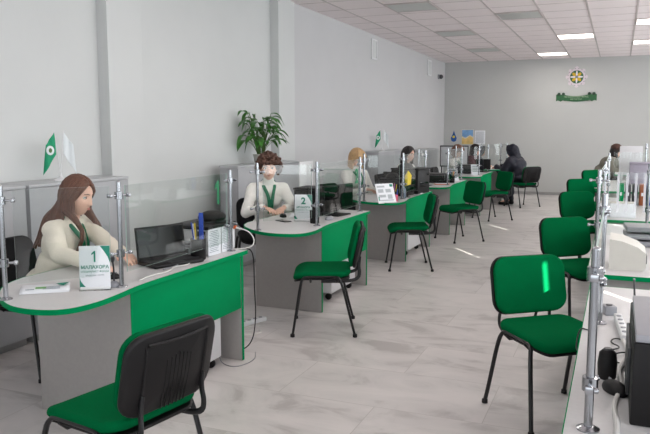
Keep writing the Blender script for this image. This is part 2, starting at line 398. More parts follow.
# ---------------------------------------------------------------- wall emblem, banner, posters
def emblem():
    t = thing('wall_emblem', 'round emblem with white star rays, green ring and yellow petals on back wall', 'emblem', (-0.985, YB, 2.815))
    out = []
    for i in range(64):
        a = 2 * pi * i / 64; r = 0.222 + 0.028 * cos(8 * a); out.append((r * cos(a), r * sin(a)))
    RX = Matrix.Rotation(R(90), 4, 'X')
    M().prism(out, 0.0, 0.02, mtx=RX).build('white_star', mat('emblem_white', (214, 204, 210), 0.5, var=0.05, vscale=60), t)
    m = M()
    for i in range(16):
        a = 2 * pi * (i + 0.5) / 16; m.ell((0.198 * cos(a), -0.02, 0.198 * sin(a)), (0.012, 0.006, 0.012), n=8, m=6)
    m.build('bead', mat('emblem_grey', (150, 140, 150), 0.5), t)
    M().lathe([(0.152, 0.0), (0.152, 0.03), (0.146, 0.034)], n=40, mtx=RX).build('green_disc', mat('emblem_green', (44, 96, 62), 0.5, var=0.05), t)
    m = M()
    for i in range(4):
        a = pi / 4 + i * pi / 2; m.ell((0.082 * cos(a), -0.035, 0.082 * sin(a)), (0.05, 0.008, 0.034), mtx=Matrix.Rotation(-a, 3, 'Y'))
    m.build('petal', mat('emblem_yellow', (214, 176, 40), 0.5, var=0.08), t)
    m = M()
    for i in range(4):
        a = i * pi / 2; m.ell((0.085 * cos(a), -0.037, 0.085 * sin(a)), (0.062, 0.008, 0.02), mtx=Matrix.Rotation(-a, 3, 'Y'))
    m.build('cross', mat('emblem_ray', (226, 222, 226), 0.5), t)
    m = M(); m.ell((0, -0.042, 0), (0.028, 0.008, 0.028)); m.build('centre_knot', mat('emblem_knot', (120, 130, 140), 0.5), t)
emblem()
def banner():
    t = thing('wall_banner', 'dark green ribbon banner with pale lettering below the round emblem', 'banner', (-0.977, YB, 2.345))
    RX = Matrix.Rotation(R(90), 4, 'X')
    gm = mat('banner_green', (38, 92, 54), 0.6, var=0.15, vscale=30)
    up = [(x / 20 * 0.27, 0.055 - 0.03 * (1 - (x / 20) ** 2)) for x in range(-20, 21)]
    lo = [(x / 20 * 0.27, -0.075 - 0.03 * (1 - (x / 20) ** 2)) for x in range(20, -21, -1)]
    M().prism(up + lo, 0, 0.03, mtx=RX).build('ribbon', gm, t)
    for s in (-1, 1):
        out = [(s * 0.24, 0.05), (s * 0.30, 0.085), (s * 0.34, 0.06), (s * 0.40, 0.085), (s * 0.455, 0.06), (s * 0.455, -0.09), (s * 0.41, -0.07), (s * 0.35, -0.1), (s * 0.30, -0.07), (s * 0.24, -0.09)]
        if s > 0: out = out[::-1]
        M().prism(out, 0, 0.02, mtx=RX).build('ribbon_tail', gm, t)
        m = M()
        for k in range(2):
            cx = s * (0.29 + 0.10 * k)
            m.lathe([(0.03, 0), (0.036, 0.01), (0.036, 0.02), (0.028, 0.03)], n=16, mtx=Matrix.Translation((cx, 0, 0.075)) @ RX)
        m.build('rosette', mat('banner_dark', (26, 52, 38), 0.6), t)
    pale = mat('banner_text', (170, 188, 160), 0.6)
    textmesh('ПЕНСИОННЫЙ ФОНД', 0.05, pale, t, 'lettering', (0, -0.033, 0.005), (R(90), 0, 0))
    textmesh('РЕСПУБЛИКИ', 0.038, pale, t, 'lettering', (0, -0.033, -0.05), (R(90), 0, 0))
banner()
def poster(name, label, x0, x1, z0, z1, kind):
    t = thing(name, label, 'poster', ((x0 + x1) / 2, YB, (z0 + z1) / 2)); W, Hh = x1 - x0, z1 - z0
    M().box((0, -0.006, 0), (W, 0.006, Hh), bev=0.001).build('sheet', paper_m if kind != 'b' else mat('poster_cream', (226, 214, 190), 0.6), t)
    if kind == 'b':
        m = M()
        m.prism([(-W / 2 + .01, 0.02), (-W / 6, -0.02), (W / 5, 0.05), (W / 2 - .01, 0.0), (W / 2 - .01, Hh / 2 - .01), (-W / 2 + .01, Hh / 2 - .01)], 0.009, 0.011, mtx=Matrix.Rotation(R(90), 4, 'X')); m.build('blue_sky_print', mat('poster_blue', (120, 164, 210), 0.6, var=0.2, vscale=9), t)
        M().prism([(-W / 2 + .01, -Hh / 2 + .01), (W / 2 - .01, -Hh / 2 + .01), (W / 2 - .01, -0.02), (W / 5, 0.02), (-W / 6, -0.05), (-W / 2 + .01, -0.02)], 0.009, 0.011, mtx=Matrix.Rotation(R(90), 4, 'X')).build('yellow_field_print', mat('poster_yellow', (222, 190, 120), 0.6, var=0.2, vscale=9), t)
    else:
        m = M(); z = Hh / 2 - 0.04
        while z > -Hh / 2 + 0.03: m.box((random.uniform(-.01, .01), -0.0098, z), (W * 0.78, 0.001, 0.008), bev=0); z -= 0.026
        m.build('printed_lines', ink_m, t)
poster('wall_poster', 'blue and yellow landscape poster on back wall near the corner', -3.68, -3.38, 1.21, 1.585, 'b')
poster('wall_notice', 'white printed notice on back wall, right of the blue and yellow poster', -3.35, -3.09, 1.21, 1.56, 'w')
t = thing('wall_sticker', 'blue drop-shaped sign on the back wall left of the landscape poster', 'sign', (-3.88, YB, 1.40))
out = [(0.0, 0.16), (0.035, 0.06), (0.075, -0.03), (0.06, -0.10), (0, -0.13), (-0.06, -0.10), (-0.075, -0.03), (-0.03, 0.06)]
M().prism(out, 0, 0.012, mtx=Matrix.Rotation(R(90), 4, 'X')).build('drop', mat('sign_blue', (30, 84, 150), 0.5, var=0.1), t)
M().lathe([(0.03, 0.012), (0.03, 0.018)], c=(0, 0, 0), mtx=Matrix.Rotation(R(90), 4, 'X')).build('yellow_dot', yel_m, t)

# ---------------------------------------------------------------- chairs
def chair(name, label, loc, rz, fab=None, group=None):
    t = thing(name, label, 'chair', loc, rz, group); fab = fab or fab_m
    m = M(); pad(m, 0.44, 0.47, 0.045, 0.09, crown=0.012, edge=0.02)
    def sb(x, y, z):      # waterfall front, slight dish
        k = max(0, (x - 0.10) / 0.12); return (x + 0.015, y, z + 0.435 - 0.028 * k * k + 0.012 * (abs(y) / 0.23) ** 2 + 0.02 * max(0, (-x - 0.1) / 0.12) ** 2)
    m.deform(sb).build('seat', fab, t)
    m = M(); pad(m, 0.425, 0.455, 0.018, 0.085, edge=0.012)
    m.deform(lambda x, y, z: (x + 0.015, y, z + 0.418 - 0.028 * max(0, (x - 0.10) / 0.12) ** 2 + 0.012 * (abs(y) / 0.23) ** 2)).build('seat_pan', blk_m, t)
    def bb(off):
        def f(x, y, z):     # x up the back, y across, z towards the front
            a = R(12); X = z + off + 0.035 * (abs(y) / 0.23) ** 2 - 0.012 * cos(x * 8); Z = x
            return (-0.275 + X * cos(a) - Z * sin(a), y, 0.668 + Z * cos(a) + X * sin(a))
        return f
    m = M(); pad(m, 0.325, 0.455, 0.034, 0.085, crown=0.012, edge=0.017); m.deform(bb(0.012)).build('backrest', fab, t)
    m = M(); pad(m, 0.33, 0.465, 0.026, 0.085, edge=0.012); m.deform(bb(-0.014)); sh = m.build('back_shell', blk_m, t)
    m = M()
    f = bb(-0.015)
    for y in (-0.06, -0.04, -0.02, 0.0, 0.02, 0.04, 0.06): m.tube([f(x, y, 0.002) for x in (-0.15, -0.1, -0.05, 0.0, 0.04, 0.07 - abs(y) * 0.3)], 0.0032, n=6)
    for s in (-1, 1): m.tube([f(x, s * 0.155, 0) for x in (-0.13, -0.06, 0.0, 0.06, 0.12)], 0.006, n=6)
    m.tube([f(0.125, y, 0) for y in (-0.15, -0.08, 0, 0.08, 0.15)], 0.006, n=6)
    m.build('rib', blk_m, sh)
    for s in (-1, 1):
        y0, y1 = s * 0.245, s * 0.228
        for fx, tx in ((0.235, 0.165), (-0.235, -0.125)):
            p = smoothpath([(fx, s * 0.262, 0.012), (fx * 0.72 + tx * 0.28, s * 0.255, 0.13), (tx + 0.012 * (1 if fx > 0 else -1), y0, 0.40), (tx - 0.01 * (1 if fx > 0 else -1), y1, 0.452), (tx * 0.6, y1, 0.456), (0.01, y1 * 0.99, 0.456)], 2)
            lg = M().tube(p, 0.0125, n=10, flat=0.8).build('leg', tube_m, t)
            M().lathe([(0.012, 0), (0.017, 0.002), (0.0165, 0.022), (0.013, 0.026)], c=(fx, s * 0.262, 0), n=12).build('foot_cap', blk_m, lg)
        p = smoothpath([(0.02, s * 0.165, 0.408), (-0.18, s * 0.165, 0.408), (-0.262, s * 0.165, 0.43), (-0.272, s * 0.165, 0.48), (-0.262, s * 0.16, 0.53), (-0.270, s * 0.155, 0.60)], 2)
        M().tube(p, 0.013, n=10, flat=0.55, up=(0, 1, 0)).build('back_support', tube_m, t)
    m = M()
    for x in (0.10, -0.10): m.tube([(x, -0.232, 0.445), (x, -0.2, 0.412), (x, 0.2, 0.412), (x, 0.232, 0.445)], 0.010, n=8)
    m.build('cross_bar', tube_m, t)
    return t
GC = 'green visitor chairs'
FG = chair('visitor_chair', 'green visitor chair in the left foreground, black plastic back turned to the camera', (-1.77, 2.17, 0), R(170), group=GC)
A = R(202)
dup(FG, 'green visitor chair seen side-on in front of the second desk', (-2.08, 4.97, 0), A)
dup(FG, 'green visitor chair at the third desk, in front of the tilted white sheet', (-2.15, 7.63, 0), A)
dup(FG, 'green visitor chair at the fourth desk from the camera, left row', (-2.04, 9.86, 0), R(224))
dup(FG, 'green visitor chair at the fifth desk, just nearer than the customer in navy coat', (-2.0, 12.45, 0), R(222))
dup(FG, 'green visitor chair with black back turned to camera under the customer in navy coat', (-1.78, 14.82, 0), R(140))
B = R(-51)
dup(FG, 'nearest green visitor chair of the right row, bright sun stripe across its backrest', (-0.285, 3.88, 0), B)
dup(FG, 'second green visitor chair of the right row, behind the one with the sun stripe', (-0.22, 5.86, 0), B)
dup(FG, 'third green visitor chair from the camera in the right row', (-0.27, 8.55, 0), B)
dup(FG, 'fourth green visitor chair from the camera in the right row', (-0.34, 10.95, 0), B)
dup(FG, 'farthest green visitor chair of the right row, by the bending visitor', (-0.25, 13.6, 0), B)
SC = chair('office_chair', 'black office chair under the long-haired employee at the nearest desk', (-3.46, 3.42, 0), R(2), blkfab_m, 'black staff chairs')
dup(SC, 'black office chair under the curly-haired employee at the second desk', (-3.40, 6.42, 0), R(-55))
dup(SC, 'black office chair under the blond employee at the third desk', (-3.38, 8.72, 0), R(-15))
dup(SC, 'black office chair under the dark-haired employee behind the yellow label', (-3.38, 11.12, 0), R(0))
dup(SC, 'black office chair under the auburn-haired employee at the fifth desk', (-3.1, 13.72, 0), R(0))

# ---------------------------------------------------------------- service desks (left row)
def desk(label, y, group='green and grey service desks'):
    """local origin: the foot of the grey cross panel at the visitors' corner; +y runs along the row"""
    t = thing('service_desk', label, 'desk', (-2.26, y, 0), 0, group)
    ctl = [(0.0, 1.20), (0, 0.45), (0, 0.05), (0.045, -0.2), (0.055, -0.36), (0.02, -0.5), (-0.08, -0.555), (-0.22, -0.56), (-0.36, -0.5), (-0.52, -0.38), (-0.65, -0.22), (-0.70, -0.05)]
    pts = smoothpath([(a, b, 0) for a, b in ctl], 2); out = [(p.x, p.y) for p in pts] + [(-0.70, 1.20)]
    M().prism(out, 0.726, 0.75).build('desktop', top_m, t)
    e = M(); n = len(out)
    vs = []; fs = []
    for i in range(n):
        p0 = V((*out[i - 1], 0)); p1 = V((*out[i], 0)); p2 = V((*out[(i + 1) % n], 0))
        t1 = (p2 - p0).normalized(); nn = V((t1.y, -t1.x, 0))
        for off, z in ((-0.0015, 0.7255), (0.003, 0.7255), (0.003, 0.7505), (-0.0015, 0.7505)): q = p1 - nn * off; vs.append((q.x, q.y, z))
    for i in range(n):
        j = (i + 1) % n
        for k in range(4): fs.append((4 * i + k, 4 * i + (k + 1) % 4, 4 * j + (k + 1) % 4, 4 * j + k))
    e.add(vs, fs).build('edge_band', green_m, t)
    o = M().box((-0.33, 0.0, 0.363), (0.63, 0.022, 0.724), bev=0.001).build('cross_panel', grey_m, t)
    M().box((-0.0135, 0, 0.363), (0.003, 0.024, 0.72), bev=0).build('edge_strip', green_m, o)
    o = M().box((-0.35, 1.155, 0.363), (0.66, 0.022, 0.724), bev=0.001).build('end_panel', grey_m, t)
    M().box((-0.018, 1.155, 0.363), (0.004, 0.024, 0.72), bev=0).build('edge_strip', green_m, o)
    m = M(); m.box((-0.03, 0.575, 0.545), (0.018, 1.13, 0.36), bev=0.001); m.build('modesty_panel', green_m, t)
    return t
DY = [2.87, 5.39, 7.94, 10.28, 12.80, 15.30]
dn = ['nearest service desk at left, holding the number 1 sign', 'second service desk, number 2 sign, chair side-on in front', 'third service desk, holding the tilted white sheet and yellow-labelled printer',
      'fourth service desk, left row, with a printer and stretched hands on top', 'fifth service desk, left row, behind the fourth visitor chair', 'farthest service desk of left row, beside the customer in navy coat']
D0 = desk(dn[0], DY[0])
for y, l in list(zip(DY, dn))[1:]: dup(D0, l, (-2.26, y, 0))
def pedestal(label, x, y):
    t = thing('drawer_pedestal', label, 'drawer unit', (x, y, 0), 0, 'white drawer units under the desks')
    M().box((0, 0, 0.345), (0.42, 0.62, 0.55), bev=0.004).build('body', white_m, t)
    for i in range(3):
        d = M().box((-0.222, 0, 0.17 + 0.175 * i), (0.016, 0.6, 0.165), bev=0.003).build('drawer', white_m, t)
        M().tube([(-0.232, -0.06, 0.20 + 0.175 * i), (-0.245, -0.05, 0.20 + 0.175 * i), (-0.245, 0.05, 0.20 + 0.175 * i), (-0.232, 0.06, 0.20 + 0.175 * i)], 0.004, n=6).build('handle', steel_m, d)
    for sx in (-1, 1):
        for sy in (-1, 1):
            M().lathe([(0.02, -0.012), (0.03, -0.01), (0.03, 0.01), (0.02, 0.012)], n=14, mtx=Matrix.Translation((sx * 0.16, sy * 0.26, 0.03)) @ Matrix.Rotation(R(90), 4, 'X')).build('caster', blk_m, t)
            
    m = M()
    for sx in (-1, 1):
        for sy in (-1, 1): m.tube([(sx * 0.16, sy * 0.26, 0.035), (sx * 0.16, sy * 0.26, 0.075)], 0.008, n=8)
    m.build('caster_stem', blk_m, t)
    return t
PD = pedestal('white drawer unit on casters beneath the nearest desk', -2.56, 3.55)
dup(PD, 'white drawer unit on casters beneath the second desk', (-2.56, 6.1, 0))
dup(PD, 'white drawer unit on casters beneath the third desk', (-2.56, 8.62, 0))

# ---------------------------------------------------------------- glass screens on chrome posts
GP = 'chrome screen posts on the service desks'; GG = 'clear acrylic screens on the service desks'
def post(label, x, y, z0=0.75, ang=0.0, top=0.535, group=GP, r=0.0115):
    t = thing('screen_post', label, 'post', (x, y, z0), ang, group)
    M().tube([(0, 0, 0), (0, 0, top)], r, n=16).build('pole', chrome_m, t)
    M().lathe([(0.03, 0), (0.03, 0.004), (0.02, 0.009), (r + .001, 0.012)], n=24).build('base_flange', chrome_m, t)
    M().ell((0, 0, top), (r, r, 0.008)).build('top_cap', chrome_m, t)
    for z in (top - 0.065, top - 0.36):
        m = M(); m.lathe([(r + .001, -0.02), (r + .009, -0.018), (r + .009, 0.018), (r + .001, 0.02)], c=(0, 0, z), n=18)
        c = m.build('clamp', chrome_m, t)
        for s in (-1, 1):
            m = M()
            m.tube([(0, s * 0.013, z), (0, s * 0.045, z)], 0.0055, n=10)
            m.box((0.0, s * 0.052, z), (0.022, 0.018, 0.020), bev=0.003)
            m.lathe([(0.004, 0), (0.008, 0.002), (0.008, 0.010), (0.005, 0.013)], n=12, mtx=Matrix.Translation((0.010, s * 0.052, z)) @ Matrix.Rotation(R(90), 4, 'Y'))
            m.build('glass_grip', chrome_m, c)
    return t
def screen(label, a, b, z0, z1, group=GG, gap=0.05):
    a = V((*a, 0)); b = V((*b, 0)); d = (b - a); L = d.length; u = d / L; a2 = a + u * gap; b2 = b - u * gap; c = (a2 + b2) / 2; L2 = (b2 - a2).length
    m = M().box((0, 0, (z1 - z0) / 2), (L2, 0.006, z1 - z0), bev=0)
    big = sorted(range(6), key=lambda i: -abs((V(m.v[m.f[i][1]]) - V(m.v[m.f[i][0]])).cross(V(m.v[m.f[i][2]]) - V(m.v[m.f[i][1]])).length))[:2]
    for i in range(6): m.mi[i] = 0 if i in big else 1
    o = m.build('acrylic_screen', [glass_m, gedge_m], smooth=False); o.location = (c.x, c.y, z0); o.rotation_euler = (0, 0, math.atan2(d.y, d.x))
    return tag(o, label, 'glass screen', group)
ordn = ['the nearest desk', 'the second desk', 'the third desk', 'the fourth desk', 'the fifth desk', 'the farthest left desk']
Pproto = None
for i, y in enumerate(DY):
    A_, B_, C_ = (-2.64, y - 0.46), (-2.31, y - 0.03), (-2.345, y + 1.13)
    nm = ordn[i]
    for pos, lab, ang in ((A_, 'chrome screen post at the rounded tip of ' + nm, R(-52)), (B_, 'chrome screen post above the grey panel of ' + nm, R(-20)), (C_, 'chrome screen post at the far end of ' + nm, 0)):
        if Pproto is None: Pproto = post(lab, *pos, ang=ang)
        else: dup(Pproto, lab, (*pos, 0.75), ang)
    screen('clear acrylic screen along the rounded tip of ' + nm, A_, B_, 0.82, 1.268)
    screen('clear acrylic screen over the green front of ' + nm, B_, C_, 0.82, 1.268)

# ---------------------------------------------------------------- right row of desks
def rdesk(label, y0, y1, x0=-0.1):
    t = thing('counter_desk', label, 'desk', (x0, y0, 0), 0, 'counter desks of the right row'); L = y1 - y0; Wd = 0.78
    M().prism([(0, 0), (Wd, 0), (Wd, L), (0, L)], 0.726, 0.75).build('desktop', top_m, t)
    m = M(); m.box((-0.0015, L / 2, 0.738), (0.003, L, 0.025), bev=0); m.box((Wd / 2, -0.0015, 0.738), (Wd, 0.003, 0.025), bev=0); m.box((Wd / 2, L + 0.0015, 0.738), (Wd, 0.003, 0.025), bev=0)
    m.build('edge_band', green_m, t)
    for yy in (0.04, L - 0.04): M().box((Wd / 2 + 0.02, yy, 0.363), (Wd - 0.08, 0.022, 0.724), bev=0.001).build('end_panel', grey_m, t)
    M().box((0.55, L / 2, 0.4), (0.018, L - 0.12, 0.62), bev=0.001).build('modesty_panel', grey_m, t)
    return t
rdesk('white-topped counter desk in the right foreground, with cables and black printer', 1.45, 3.80)
rdesk('second counter desk of the right row, holding the cream device', 4.12, 6.45, -0.13)
rdesk('third counter desk of the right row', 6.75, 9.05, -0.15)
rdesk('fourth counter desk of the right row, under the tall white sheet', 10.0, 12.3, -0.15)
rdesk('farthest counter desk of the right row, in front of the bending visitor', 14.0, 16.3, -0.04)
GR = 'chrome screen posts of the right row'; GS = 'clear acrylic screens of the right row'
def rpost(lab, x, y, top=0.535, ang=0): return post(lab, x, y, ang=ang, group=GR, top=top)
rpost('thick chrome screen post nearest the camera, at the edge of the foreground counter', -0.04, 1.92, top=0.487)
rpost('second chrome screen post from the camera, on the foreground counter', -0.04, 3.05)
rpost('chrome screen post on the near corner of the second counter desk', -0.105, 4.93, ang=R(-90))
rpost('chrome screen post in the middle of the second counter desk, right of the cream device', 0.235, 6.03)
rpost('chrome screen post at the far edge of the second counter desk', -0.09, 6.3)
rpost('chrome screen post on the third counter desk', -0.09, 8.8)
rpost('chrome screen post on the fourth counter desk beside the tall white sheet', 0.40, 11.9, top=0.60)
screen('clear acrylic screen along the edge of the foreground counter', (-0.04, 1.92), (-0.04, 3.05), 0.83, 1.235, GS)
SX = screen('clear acrylic screen with painted vertical reflection stripes crossing the second counter desk', (-0.105, 4.93), (0.64, 4.93), 0.86, 1.275, GS)
reflect_m = mat('reflection_stripe', (232, 232, 238), 0.6); reflect_m.node_tree.nodes['Principled BSDF'].inputs['Alpha'].default_value = 0.5
for k in range(11): M().box((-0.255 + 0.0525 * k, -0.0045, 0.285), (0.014, 0.002, 0.25), bev=0).build('reflection_stripe', reflect_m, SX)  # pale see-through strips imitate vertical reflections in this screen
screen('clear acrylic screen along the edge of the second counter desk', (-0.105, 4.93), (-0.09, 6.3), 0.82, 1.27, GS)
screen('clear acrylic screen crossing the third counter desk', (-0.09, 8.8), (0.62, 8.8), 0.82, 1.30, GS)
screen('clear acrylic screen along the edge of the third counter desk', (-0.09, 6.9), (-0.09, 8.8), 0.82, 1.27, GS)
t = thing('partition_sheet', 'tall white sheet standing on the fourth counter desk, right edge of photo', 'partition', (0.19, 12.0, 0.75))
M().box((0, 0, 0.33), (0.33, 0.006, 0.46), bev=0.002).build('sheet', mat('frosted_sheet', (226, 226, 228), 0.5, var=0.02), t)
for s in (-1, 1): M().box((s * 0.12, 0, 0.06), (0.03, 0.05, 0.12), bev=0.006).build('foot', wpl_m, t)
t = thing('storage_box', 'lavender grey box on the fourth counter desk below the white sheet', 'box', (0.32, 11.6, 0.75))
M().box((0, 0, 0.15), (0.3, 0.25, 0.30), bev=0.01).build('body', mat('lavender_plastic', (168, 160, 176), 0.5, var=0.03), t)
M().box((0, 0, 0.315), (0.31, 0.26, 0.03), bev=0.008).build('lid', mat('lavender_plastic', (168, 160, 176)), t)

# ---------------------------------------------------------------- cabinets along the left wall
def cabinet(label, y0, y1, h=1.16, doors=2, D=0.355):
    L = y1 - y0; t = thing('storage_cabinet', label, 'cabinet', (-3.8525 - D / 2, y0, 0), 0, 'grey cabinets along the left wall')
    M().box((-0.005, L / 2, h / 2 + 0.02), (D - 0.02, L - 0.004, h - 0.08), bev=0.003).build('body', cab_m, t)
    M().box((0, L / 2, h - 0.011), (D + 0.01, L, 0.022), bev=0.003).build('top_board', cabtop_m, t)
    M().box((-0.02, L / 2, 0.03), (D - 0.06, L - 0.03, 0.06), bev=0.002).build('plinth', trim_m, t)
    w_ = L / doors
    for i in range(doors):
        d = M().box((D / 2 - 0.008, w_ * (i + 0.5), h / 2 + 0.02), (0.016, w_ - 0.006, h - 0.09), bev=0.002).build('door', cab_m, t)
        s = 1 if i % 2 == 0 else -1; yy = w_ * (i + 0.5) + s * (w_ / 2 - 0.05)
        M().tube([(D / 2, yy, h * 0.62), (D / 2 + 0.022, yy, h * 0.62 + 0.01), (D / 2 + 0.022, yy, h * 0.62 + 0.11), (D / 2, yy, h * 0.62 + 0.12)], 0.005, n=8).build('handle', steel_m, d)
    return t
cabinet('grey cabinet behind desk number 1, two little flags standing on it', 3.77, 4.87)
cabinet('grey cabinet near the camera at the left edge, behind the black chair', 2.45, 3.74)
cabinet('grey cabinet behind desk number 2, potted plant on top', 6.75, 8.35, D=0.24)
cabinet('grey cabinet between blond and dark-haired employees, small flag on top', 11.65, 13.6, 1.19, D=0.24)
cabinet('grey cabinet at the far end of the left wall', 14.4, 16.0, 1.15, D=0.24)
t = thing('display_panel', 'pale sheet standing on the floor past the plant cabinet, behind the screen of desk 2', 'sheet', (-3.86, 8.60, 0))
M().box((0, 0, 0.57), (0.012, 0.44, 1.14), bev=0.002).build('board', mat('pale_board', (240, 241, 242), 0.4, var=0.02), t)
M().box((-0.03, 0, 0.02), (0.16, 0.4, 0.04), bev=0.006).build('foot', trim_m, t)

# ---------------------------------------------------------------- flags and plant
def flag(label, loc, rz=0, two=True):
    t = thing('desk_flag', label, 'flag', loc, rz, 'table flags')
    M().lathe([(0.055, 0), (0.055, 0.008), (0.03, 0.02), (0.012, 0.03), (0.008, 0.06)], n=20).build('base', wpl_m, t)
    for s, mt, nm in ((-1, mat('flag_green', (0, 150, 104), 0.6, var=0.05), 'green_flag'), (1, mat('flag_white', (226, 232, 234), 0.6, var=0.02), 'white_flag')):
        M().tube([(0, 0, 0.03), (0, s * 0.035, 0.385)], 0.0035, n=6).build('pole', wpl_m, t)
        # drooping cloth with folds
        n, k = 14, 14; vs = []
        for i in range(n + 1):
            u = i / n
            for j in range(k + 1):
                v_ = j / k; yy = s * (0.034 - 0.006 * v_) + s * u * (0.10 - 0.03 * (1 - v_))
                zz = 0.375 - 0.17 * v_ - u * (0.10 + 0.10 * v_ * 0.6)
                vs.append((0.012 * sin(u * 9 + v_ * 2) * u, yy, zz))
        fs = [(i * (k + 1) + j, i * (k + 1) + j + 1, (i + 1) * (k + 1) + j + 1, (i + 1) * (k + 1) + j) for i in range(n) for j in range(k)]
        o = M().add(vs, fs).build(nm, mt, t, ang=0); sm = o.modifiers.new('s', 'SOLIDIFY'); sm.thickness = 0.0015
        if s < 0:
            M().ell((0.012, -0.075, 0.235), (0.006, 0.03, 0.036)).build('white_badge', mat('flag_white', (226, 232, 234)), o)
            M().ell((0.017, -0.075, 0.235), (0.004, 0.013, 0.018)).build('emblem', mat('flag_emblem', (90, 120, 70), 0.6, var=0.3, vscale=90), o)
    return t
F1 = flag('pair of small green and white flags on the cabinet behind desk 1', (-3.97, 4.21, 1.16), R(-28))
dup(F1, 'pair of small green and white flags on the cabinet between the farther employees', (-3.95, 12.15, 1.19), R(-60))
def plant():
    t = thing('potted_plant', 'leafy green houseplant on the cabinet behind the curly-haired employee', 'plant', (-4.0, 7.55, 1.16))
    M().lathe([(0.06, 0), (0.07, 0.01), (0.085, 0.09), (0.09, 0.095), (0.09, 0.105), (0.08, 0.105)], n=24).build('pot', mat('pot_white', (190, 188, 182), 0.5, var=0.03), t)
    M().lathe([(0.078, 0.09), (0.078, 0.096)], n=24).build('soil', soil_m, t)
    st = M(); lf = M(); rnd = random.Random(5)
    for i in range(64):
        a = rnd.uniform(0, 2 * pi); h = rnd.uniform(0.12, 0.47); rad = rnd.uniform(0.05, 0.22) * (1.15 - 0.5 * h)
        b0 = V((cos(a) * 0.03, sin(a) * 0.03, 0.09)); tip = V((cos(a) * rad * 0.9, sin(a) * rad, 0.13 + h))
        if tip.x < -0.07: tip.x = -0.07 + 0.2 * (tip.x + 0.07)
        mid = (b0 + tip) / 2 + V((0, 0, 0.05)); st.tube(smoothpath([b0, mid, tip], 1), 0.003, n=5)
        d = V((cos(a) * rnd.uniform(0.5, 1), sin(a), 0)).normalized(); L = rnd.uniform(0.15, 0.23); wd = L * 0.19; dro = rnd.uniform(0.1, 0.7)
        rise = rnd.uniform(0.1, 0.7); side = V((-d.y, d.x, 0)); n = 8; vs = []
        for k in range(n + 1):
            u = k / n; p = tip + d * (L * u * (1 - 0.2 * dro * u)) + V((0, 0, L * (rise * u - (dro + rise) * u * u)))
            if p.x < -0.1: p.x = -0.1 + 0.1 * (p.x + 0.1)
            ww = wd * (sin(pi * min(1, u * 0.97 + 0.03)) ** 0.75) * (1.15 - 0.4 * u)
            for q, dz in ((-1, 0.35), (-0.5, 0.1), (0, 0), (0.5, 0.1), (1, 0.35)): vs.append(p + side * ww * q + V((0, 0, dz * ww)))
        lf.add(vs, [(k * 5 + j, k * 5 + j + 1, (k + 1) * 5 + j + 1, (k + 1) * 5 + j) for k in range(n) for j in range(4)])
    st.build('stem', stem_m, t)
    o = lf.build('foliage', leaf_m, t, ang=0); o.modifiers.new('s', 'SOLIDIFY').thickness = 0.0012
plant()

# ---------------------------------------------------------------- desk equipment
def sign(label, digit, loc, rz, name='МАЛАХОВА'):
    t = thing('counter_sign', label, 'sign', loc, rz, 'numbered counter signs')
    tilt = Matrix.Rotation(R(-6), 4, 'X')
    M().box((0, 0.02, 0.004), (0.17, 0.08, 0.006), bev=0.001).build('stand_foot', [glass_m], t)
    M().box((0, 0.004, 0.012), (0.16, 0.012, 0.016), bev=0.002).build('stand_slot', wpl_m, t)
    p = M().box((0, 0, 0.13), (0.165, 0.003, 0.235), bev=0.0005).build('sheet', paper_m, t)
    p.rotation_euler = (R(-5), 0, 0)
    RX = Matrix.Rotation(R(90), 4, 'X')
    y = 0.0017
    m = M(); m2 = M()
    m.prism([(0.082, 0.246), (0.03, 0.246), (0.052, 0.215), (0.07, 0.185), (0.082, 0.15)], y, y + 0.0006, mtx=RX)
    m2.prism([(-0.082, 0.014), (-0.045, 0.014), (-0.06, 0.03), (-0.075, 0.05), (-0.082, 0.075)], y, y + 0.0006, mtx=RX)
    m.build('green_corner', teal_m, p); m2.build('green_corner', teal_m, p)
    if digit == '1': digit_one(0.062, teal_m, p, 'digit', (0, -y - 0.0002, 0.188), (R(90), 0, 0))
    else: textmesh(digit, 0.085, teal_m, p, 'digit', (0, -y - 0.0004, 0.186), (R(90), 0, 0), 0.0008, bold=0.003)
    textmesh(name, 0.026, teal_m, p, 'lettering', (0, -y - 0.0004, 0.128), (R(90), 0, 0), bold=0.0006)
    textmesh('СПЕЦИАЛИСТ ФОНДА', 0.0135, teal_m, p, 'lettering', (0, -y - 0.0004, 0.104), (R(90), 0, 0))
    textmesh('клиентская служба', 0.0105, ink_m, p, 'lettering', (0, -y - 0.0004, 0.084), (R(90), 0, 0))
    return t
sign('upright paper sign with a green number 1 on the nearest desk', '1', (-2.385, 2.73, 0.75), R(33)).scale = (0.9, 0.9, 0.9)
sign('upright paper sign with a green number 2 on the second desk', '2', (-2.545, 5.60, 0.75), R(14), 'ИВАНОВА').scale = (0.95, 0.95, 0.95)
# leaflet on the near desk
t = thing('leaflet', 'white folded leaflet lying at the tip of the nearest desk', 'leaflet', (-2.60, 2.615, 0.75), R(39))
def fold(x): return 0.012 * max(0.0, 1 - abs(x) / 0.1)
vs = []
for y_ in (-0.05, 0.05):
    for i in range(13): x = -0.115 + 0.23 * i / 12; vs.append((x, y_ + 0.012 * (i / 12), 0.003 + 0.022 * (0.5 + y_ / 0.1) * 1.0))
o = M().add(vs, [(i, i + 1, 14 + i, 13 + i) for i in range(12)]).build('page', paper_m, t, ang=0); o.modifiers.new('s', 'SOLIDIFY').thickness = 0.002
vs = []
M().box((0, 0.0, 0.002), (0.23, 0.1, 0.003), bev=0.0005).build('page', paper_m, t)
m = M(); rt = Matrix.Rotation(math.atan2(0.022, 0.1), 4, 'X')
m.prism([(0.11, 0.055), (0.05, 0.045), (0.085, 0.02)], 0.0035, 0.0045, mtx=Matrix.Translation((0, 0.0, 0.0135)) @ rt); m.build('green_corner', teal_m, o)
